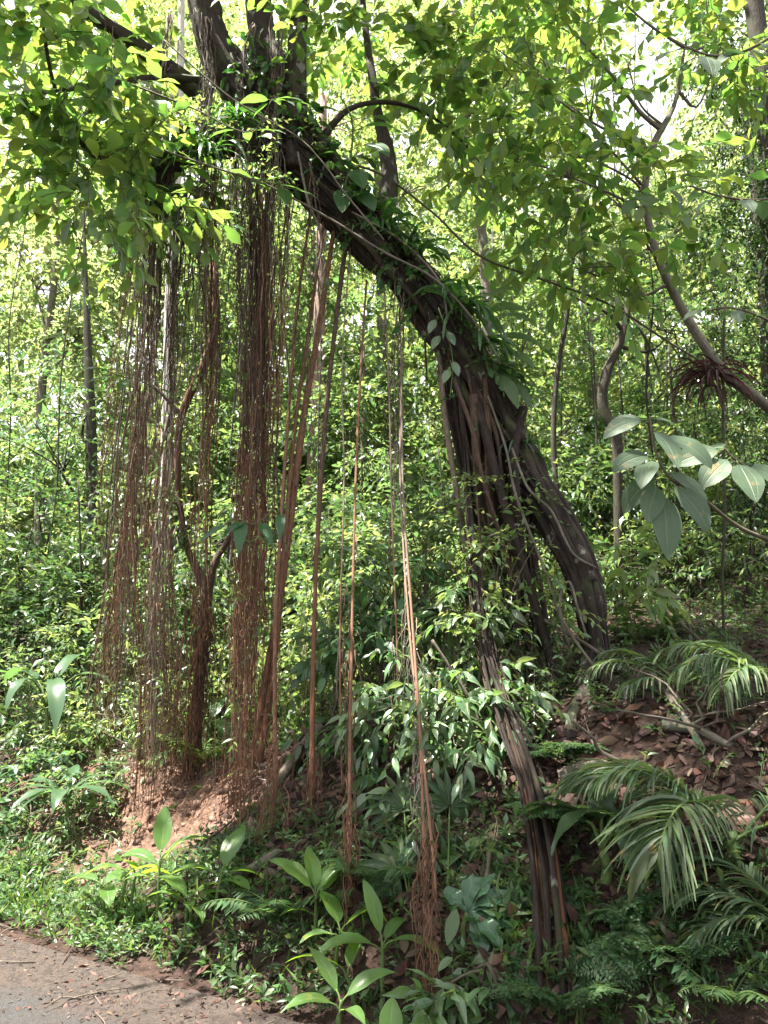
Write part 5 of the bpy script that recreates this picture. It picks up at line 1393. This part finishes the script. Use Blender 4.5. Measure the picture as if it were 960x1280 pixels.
# more trees, one label each
spec = [
    ('open crowned tree of sunlit yellow green leaves beyond the outer roots', 60, 15, 700, .11, [(40, 330, 15, 2.0, 120), (120, 400, 15, 1.8, 110), (10, 200, 16, 2.0, 100), (160, 280, 16, 1.5, 80)], 'leaf_pale', 'bark_grey', .14),
    ('tree with light crown filling the gap under the fork', 300, 16, 680, .10, [(300, 400, 16, 1.8, 110), (270, 520, 15, 1.6, 100), (350, 300, 16, 1.7, 100), (330, 600, 15, 1.5, 90)], 'leaf_mid', 'bark_grey', .13),
    ('mid green tree behind the straight thin roots', 455, 14, 670, .09, [(450, 420, 14, 1.4, 100), (430, 540, 13.5, 1.3, 100), (480, 620, 13, 1.2, 90), (410, 640, 13, 1.1, 80)], 'leaf_mid', 'bark_grey', .12),
    ('tree glowing with backlit leaves inside the arch', 540, 16, 650, .10, [(540, 480, 16, 1.6, 110), (590, 600, 15, 1.4, 100), (520, 600, 15, 1.3, 90), (560, 680, 14, 1.2, 80)], 'leaf_bright', 'bark_grey', .13),
    ('spreading tree above the ridge with dense middle green crown', 660, 14, 640, .10, [(660, 420, 14, 1.5, 120), (720, 520, 13, 1.3, 110), (640, 300, 14.5, 1.4, 90), (680, 620, 12.5, 1.1, 90)], 'leaf_mid', 'bark_grey', .12),
    ('tall tree behind the sinuous trunk carrying dull crowns in tiers', 830, 13, 620, .10, [(830, 560, 12.5, 1.3, 120), (870, 420, 13, 1.4, 110), (800, 640, 12, 1.1, 100), (900, 620, 12, 1.1, 90)], 'leaf_dark', 'bark_dark', .11),
    ('tree on the far ridge with a bright feathery crown beside the withered tuft', 900, 15, 620, .11, [(930, 500, 14, 1.4, 110), (840, 480, 15, 1.2, 80), (950, 640, 13, 1.2, 90), (880, 680, 13, 1.0, 80)], 'leaf_bright', 'bark_grey', .12),
    ('high canopy tree arching over the bright gap', 760, 15, 600, .14, [(660, 20, 15, 1.8, 110), (900, 270, 15, 1.6, 120), (620, 120, 16, 2.0, 100), (780, 330, 15, 1.6, 90)], 'leaf_bright', 'bark_grey', .14),
    ('dense dark tree closing the slope at the frame edge', 985, 11, 620, .10, [(985, 300, 11, 1.3, 120), (1000, 150, 11, 1.4, 100), (990, 470, 10.5, 1.2, 110), (940, 20, 11, 1.2, 80)], 'leaf_dark', 'bark_dark', .11),
    ('tall tree whose crown tops the frame above the fork', 480, 17, 640, .14, [(440, 60, 17, 2.2, 110), (520, 220, 17, 1.9, 110), (380, 180, 17, 2.0, 110), (300, 120, 17, 1.8, 90)], 'leaf_bright', 'bark_grey', .14),
    ('low tree of cool green foliage in shade beside the plantain', 20, 10.5, 790, .08, [(10, 760, 10, .9, 100), (70, 790, 10, .8, 90), (150, 760, 10.5, .8, 80), (30, 690, 10.5, .9, 90)], 'leaf_dark', 'bark_dark', .09),
    ('young tree sending bright sprays between the root ropes', 275, 10, 800, .05, [(280, 760, 10, .8, 90), (260, 660, 10, .8, 80), (300, 820, 9.5, .6, 60), (220, 770, 10, .6, 60)], 'leaf_mid', 'bark_grey', .09),
    ('young tree with dark spreading sprays inside the arch foot', 490, 9, 770, .05, [(470, 700, 9, .8, 90), (520, 660, 9.2, .7, 80), (500, 790, 8.6, .6, 70), (440, 780, 8.8, .6, 60)], 'leaf_dark', 'bark_dark', .09),
]
for lab, x, Y, yb, r, bl, lm, bk, sz in spec:
    b0 = P(x, yb, Y); g0 = ground_at(b0); topz = max(P(a[0], a[1], a[2])[2] for a in bl)
    lean = R.normal(0, .04)
    path = [g0 - UP * .05] + [np.array([b0[0] + lean * h + R.normal(0, .06), b0[1] + R.normal(0, .06), g0[2] + h]) for h in np.linspace(.25, 1, 4) * (topz - g0[2])]
    tree('forest_tree', lab, 'tree', path, [r, r * .9, r * .65, r * .2], [blob(*a[:4], a[3] * .9, a[3] * .75, int(a[4] * 1.35)) for a in bl], lm, bk, T_RHO if Y > 12 else T_OV, .5, 9, sz * 1.3, group='trees standing back in the forest', droop=.3)
# slim saplings
sap = [(838, 700, 9.0, 836, 430, 'thin sapling stem with sparse leaves left of the dark liana'), (872, 690, 9.4, 866, 520, 'sapling stem half hidden by the grey leaf branch'), (560, 760, 8.5, 548, 560, 'sapling with a leaning stem inside the arch'),
       (650, 720, 10, 655, 480, 'straight sapling just beyond the fig trunk elbow'), (735, 710, 10.5, 742, 440, 'pale straight sapling next to the sinuous trunk'), (930, 700, 8.8, 925, 520, 'dark sapling stem near the ridge crest'),
       (95, 830, 9.8, 98, 600, 'thin sapling between shaded low tree and roots'), (440, 790, 9.4, 452, 560, 'leaning sapling behind the straight thin root'), (350, 820, 9.6, 344, 560, 'sapling glimpsed between red root and root rope')]
for x, y, Y, x1, y1, lab in sap:
    b0 = ground_at(P(x, y, Y)); tp_ = P(x1, y1, Y)
    tree('forest_sapling', lab, 'sapling', [b0, b0 * .6 + tp_ * .4 + np.array([.08, 0, 0]), tp_], [.028, .022, .010], [(tp_, (.5, .5, .4), 26), (b0 * .3 + tp_ * .7, (.45, .45, .4), 18)], 'leaf_mid', 'bark_dark', T_OV, .35, 8, .08, group='slim saplings under the trees', limbs=False)

for k in range(16):
    x = R.uniform(20, 940); Y = R.uniform(8.5, 13); y0 = R.uniform(-40, 260); t0 = P(x, y0, Y); e0 = ground_at(t0) - UP * .03
    mb = MB(); tube(mb, strand(t0, e0, 0, .16), [.008, .011, .013], n=40, sides=5, rough=.1)
    o = mb.build('hanging_liana', M['bark_dark'], None, e0); tag(o, 'thin dark liana hanging straight down among the trees behind the fig', 'liana', 'thin lianas hanging among the trees behind')
# masses nobody could count
def mass_obj(name, label, blobs, mats, tpl, L, nl, size, **kw):
    mb = MB()
    for bl, ms in blobs:
        crown(mb, tpl, bl, L, nl, size, ms, len(mats) - 1, **kw)
    o = mb.build(name, mats); tag(o, label, 'foliage', None, 'stuff'); return o


bl0, bl1, bl2 = [], [], []
for k in range(430):
    Y = R.uniform(17, 30); x = R.uniform(-30, 1060); y = R.uniform(-60, 800)
    p = P(x, y, Y)
    if p[2] < terrain(p[0], p[1]) + .4: continue
    if (740 < x < 870 and 40 < y < 200) or (x < 70 and y < 120) or (y < 260 and R.random() < .45): continue
    (bl0, bl1, bl2)[0 if R.random() < .5 else (1 if R.random() < .6 else 2)].append((p, (1.9, 1.8, 1.3), 40))
for k in range(190):
    Y = R.uniform(14, 22); x = R.uniform(-80, 330) if k < 90 else R.uniform(330, 760); y = R.uniform(540 if k < 90 else 420, 780)
    p = P(x, y, Y)
    if p[2] < terrain(p[0], p[1]) + .3: continue
    (bl0, bl1, bl2)[int(R.choice(3, p=[.35, .4, .25]))].append((p, (1.3, 1.2, .9), 26))
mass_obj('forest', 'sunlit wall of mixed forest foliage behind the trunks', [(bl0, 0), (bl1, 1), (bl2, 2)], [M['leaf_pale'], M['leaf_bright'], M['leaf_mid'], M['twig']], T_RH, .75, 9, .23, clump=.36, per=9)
f0, f1 = [], []
for k in range(330):
    Y = R.uniform(32, 46); x = R.uniform(-200, 1160); y = R.uniform(20, 800)
    p = P(x, y, Y)
    if p[2] < terrain(p[0], p[1]) + .4 or (740 < x < 870 and 30 < y < 210) or (y < 240 and R.random() < .45) or (x < 60 and y < 150): continue
    (f0, f1)[0 if R.random() < .6 else 1].append((p, (3.4, 3, 2.4), 40))
mass_obj('far_woods', 'wall of far tree crowns, pale glow put into the leaf colour, closing the view', [(f0, 0), (f1, 1)], [M['leaf_pale'], M['leaf_bright'], M['twig']], T_RH, 1.3, 8, .50, clump=.36, per=8)  # distant paleness sits in the leaf colour, without any haze volume
bl = [[], [], []]
for k in range(210):
    x = R.uniform(-60, 1020); y = R.uniform(640, 930) if x < 640 else R.uniform(560, 760)
    Y = R.uniform(8.5, 16); p = P(x, y, Y); gz = float(terrain(p[0], p[1]))
    if p[2] < gz - .4 or p[2] > gz + 3: continue
    p[2] = max(p[2], gz + .25)
    bl[int(R.integers(0, 3))].append((p, (.75, .7, .42), 24))
mass_obj('undergrowth', 'tangled leafy undergrowth covering the forest floor behind the bank', [(bl[0], 0), (bl[1], 1), (bl[2], 2)], [M['leaf_mid'], M['leaf_bright'], M['leaf_dark'], M['twig']], T_OV, .38, 8, .115, clump=.4, per=6)


# ground cover on the verge and the slope
def scatter(n, xr, yr, f):
    x = R.uniform(*xr, n); y = R.uniform(*yr, n); s, t = st(x, y); k = R.random(n) < f(x, y, s, t)
    x, y, s = x[k], y[k], s[k]; z = terrain(x, y); return np.stack([x, y, np.where(s < .12, np.maximum(z, .006), z)], -1)


mb = MB()
p = scatter(26000, (-5.5, 2.6), (3.2, 8.5), lambda x, y, s, t: sst(.02, .25, s) * (1 - sst(.75, 1.25, s)) * (.25 + .75 * sst(-.5, .6, fbm(x * 2, y * 2, 51, 3) * 3 + .3)))
p = p[:5200]
for mi, sz, h in ((0, .060, .12), (1, .045, .08), (2, .05, .10)):
    q = p[R.random(len(p)) < .42]; n = len(q)
    d = R.normal(0, .6, (n, 3)) + UP * 1.1
    sprays(mb, T_LA if mi else T_OV, q, d, h * (.5 + 1.1 * R.random(n)), 6, sz, mi, 3, twigw=.003, droop=.15, leafdown=.0, jit=.4)
o = mb.build('verge_weeds', [M['weed'], M['leaf_mid'], M['leaf_dark'], M['stem_green']]); tag(o, 'low mixed weeds and seedlings along the road verge', 'weeds', None, 'stuff')
mb = MB()
q = scatter(60000, (-6.5, 2.5), (3.2, 10), lambda x, y, s, t: (sst(.0, .15, s) * (1 - sst(.45, .9, s))) * (.12 + .6 * sst(1.2, 2.6, t)) * sst(-.3, .3, fbm(x * 3, y * 3, 71, 3) * 3 + .2))[:9000]
n = len(q); place(mb, rhomb_tpl(.10, .1, .3), q - UP * .005, R.normal(0, .45, (n, 3)) + UP, R.normal(0, 1, (n, 3)), .05 + .11 * R.random(n))
o = mb.build('grass', M['grass']); tag(o, 'short tufty grass at the edge of the road', 'grass', None, 'stuff')
mb = MB()
p = scatter(14000, (-6, 7), (3.6, 14), lambda x, y, s, t: sst(.9, 1.6, s) * (.06 + .45 * sst(.0, .35, fbm(x * .8, y * .8, 91, 3) * 2.4 + .12))* (1 - .4 * sst(1.2, 1.6, s) * (1 - sst(2., 2.4, s)) * sst(1.2, 2, t)))[:3600]
for mi, sz in ((0, .06), (1, .07), (2, .05)):
    q = p[R.random(len(p)) < .4]; n = len(q)
    sprays(mb, T_OV if mi else T_LA, q, R.normal(0, .7, (n, 3)) + UP * .9, .10 + .22 * R.random(n), 7, sz, mi, 3, twigw=.004, droop=.3, leafdown=.1)
o = mb.build('slope_herbs', [M['leaf_mid'], M['leaf_dark'], M['weed'], M['stem_green']]); tag(o, 'scattered small herbs and seedlings over the littered slope', 'herbs', None, 'stuff')
# fallen leaves
mb = MB()
tpl = leaf_tpl(3, 'oval', .48, -.35, .35)
p = scatter(60000, (-6, 8), (3.4, 15), lambda x, y, s, t: sst(.15, .8, s) * (.45 + .55 * sst(-.2, .3, fbm(x * 1.5, y * 1.5, 61, 3) * 2)))[:22000]
n = len(p); place(mb, tpl, p + UP * .012, R.normal(0, 1, (n, 3)) * [1, 1, .28], R.normal(0, .45, (n, 3)) + UP, .02 + .075 * R.random(n) ** 1.8)
p = scatter(60000, (-1.2, 4), (3.4, 6.5), lambda x, y, s, t: sst(.1, .4, s) * (1 - sst(1.7, 2.2, s)) * (.4 + .6 * (1 - sst(.5, 1.6, t))))[:7000]
n = len(p); place(mb, tpl, p + UP * .012, R.normal(0, 1, (n, 3)) * [1, 1, .6] + [0, -.2, -.2], R.normal(0, .5, (n, 3)) + UP * .7 + [0, -.6, 0], .04 + .075 * R.random(n) ** 1.3)
p = scatter(40000, (-5, 1.2), (2.4, 7), lambda x, y, s, t: sst(-2.6, -.1, s) ** 1.3 * (1 - sst(.0, .2, s)) * sst(-.3, .3, fbm(x * 2.2, y * 2.2, 88, 3) * 2 + .15))[:9000:5]
n = len(p); place(mb, leaf_tpl(2, 'lance', .35, -.5, .5), p + UP * .02, R.normal(0, 1, (n, 3)) * [1, 1, .25], R.normal(0, .5, (n, 3)) + UP, .015 + .042 * R.random(n) ** 2.2)
p = scatter(26000, (-6, 1.2), (2.6, 7), lambda x, y, s, t: sst(-1.7, -.05, s) ** 1.7 * (1 - sst(.3, .5, s)))[:6500:3]
n = len(p); place(mb, tpl, p + UP * .018, R.normal(0, 1, (n, 3)) * [1, 1, .2], R.normal(0, .3, (n, 3)) + UP, .012 + .035 * R.random(n) ** 2)
o = mb.build('leaf_litter', M['leaf_dry']); tag(o, 'brown fallen leaves strewn over the bank and road edge', 'leaf litter', None, 'stuff')
mb = MB()
p = scatter(5600, (-6, 7), (3.0, 12), lambda x, y, s, t: sst(-1.6, .6, s) * .35)[:1500]
for q in p:
    a = R.random() * 6.28; l = .08 + .3 * R.random() ** 2; e = q + np.array([math.cos(a) * l, math.sin(a) * l, 0]); e[2] = max(H(e[0], e[1]), .006 if st(e[0], e[1])[0] < .12 else -1) + .02 * R.random()
    tube(mb, [q + UP * .012, (q + e) / 2 + UP * .02 + R.normal(0, .01, 3), e + UP * .012], [.004, .0035, .002], n=5, sides=4)
o = mb.build('twig_litter', M['wood_dead']); tag(o, 'small dead twigs scattered on the bank and verge', 'twigs', None, 'stuff')
mb = MB()
p = scatter(26000, (-5, 1), (4.5, 9), lambda x, y, s, t: sst(.6, 1.0, s) * (1 - sst(2.1, 2.6, s)) * sst(.6, 1.6, t))[:1500]
for q in p:
    r = .006 + .034 * R.random() ** 3.5
    v = nrm(R.normal(0, 1, (8, 3))) * 0 + np.array([(x, y, z) for x in (-1, 1) for y in (-1, 1) for z in (-1, 1)]) * (.6 + .4 * R.random((8, 3)))
    an = R.random() * 6.28; ca, sa = math.cos(an), math.sin(an)
    v = v @ np.array([[ca, -sa, 0], [sa, ca, 0], [0, 0, .8]]) * r + q
    mb.add(v, v[:, :2], [(0, 1, 3, 2), (4, 6, 7, 5), (0, 4, 5, 1), (2, 3, 7, 6), (0, 2, 6, 4), (1, 5, 7, 3)])
o = mb.build('soil_clods', M['clod']); tag(o, 'crumbled clods of clay lying on the bare bank', 'clods', None, 'stuff')
mb = MB()
for k in range(260):      # fine dead roots sticking out of the cut clay
    q = G(R.uniform(90, 330), R.uniform(945, 1040)); q = q + UP * .02
    tube(mb, strand(q, q + np.array([R.normal(0, .04), -.05 - .05 * R.random(), -.06 - .22 * R.random()]), 0, .05), [.0035, .0025, .001], n=8, sides=4)
o = mb.build('bank_rootlets', M['root_red']); tag(o, 'fine broken rootlets poking out of the cut clay bank', 'rootlets', None, 'stuff')
# a few distinct fallen leaves on the asphalt
for lab, x, y, mt, s_ in (('yellow fallen leaf lying flat on the bare asphalt', 57, 1246, 'leaf_yellow', .07), ('tan fallen leaf on the asphalt close to the weeds', 230, 1250, 'leaf_dry', .085), ('orange brown leaf at the road corner', 333, 1268, 'leaf_dry', .06)):
    g0 = G(x, y) + UP * .022; mb = MB(); blade(mb, g0, [.9, .2, .12], UP, s_, s_ * .5, .5, .3, 6, 'oval'); o = mb.build('fallen_leaf', M[mt], None, g0); tag(o, lab, 'leaf')

# ================================================================== LIGHT
sd = SUN_D
w = bpy.data.worlds.new('World'); sc.world = w; w.use_nodes = True
nt = w.node_tree; nt.nodes.clear()
sky = nt.nodes.new('ShaderNodeTexSky'); sky.sky_type = 'NISHITA'; sky.sun_disc = False
sky.sun_elevation = SUN_EL; sky.sun_rotation = SUN_AZ; sky.air_density = 1.0; sky.dust_density = 3.0; sky.ozone_density = .6
bg = nt.nodes.new('ShaderNodeBackground'); bg.inputs[1].default_value = .05
ow = nt.nodes.new('ShaderNodeOutputWorld')
tcw = nt.nodes.new('ShaderNodeTexCoord')
cl = noise(nt, tcw.outputs['Generated'], 2.2, 6, .6)
skyc = mix(nt, mathn(nt, 'MULTIPLY_ADD', ramp(nt, cl, .35, .55), .5, .4), sky.outputs[0], (7.0, 7.1, 7.2))
nt.links.new(skyc, bg.inputs[0]); nt.links.new(bg.outputs[0], ow.inputs[0])
sl = bpy.data.lights.new('sun', 'SUN'); sl.energy = 5.0; sl.angle = math.radians(.6); sl.color = (1, .95, .86)
so = bpy.data.objects.new('sun', sl); COL.objects.link(so)
from mathutils import Vector
so.rotation_euler = Vector(sd).to_track_quat('Z', 'Y').to_euler()
so.location = (0, 0, 30)

# ================================================================== RENDER SETTINGS
sc.view_settings.view_transform = 'Standard'; sc.view_settings.look = 'None'
sc.view_settings.exposure = 2.8; sc.view_settings.gamma = 1.0
cy = sc.cycles
cy.max_bounces = 7; cy.diffuse_bounces = 4; cy.glossy_bounces = 2; cy.transmission_bounces = 5; cy.transparent_max_bounces = 4
cy.use_adaptive_sampling = True; cy.adaptive_threshold = .02
cy.use_denoising = True
cy.sample_clamp_indirect = 6.0
cy.caustics_reflective = False; cy.caustics_refractive = False
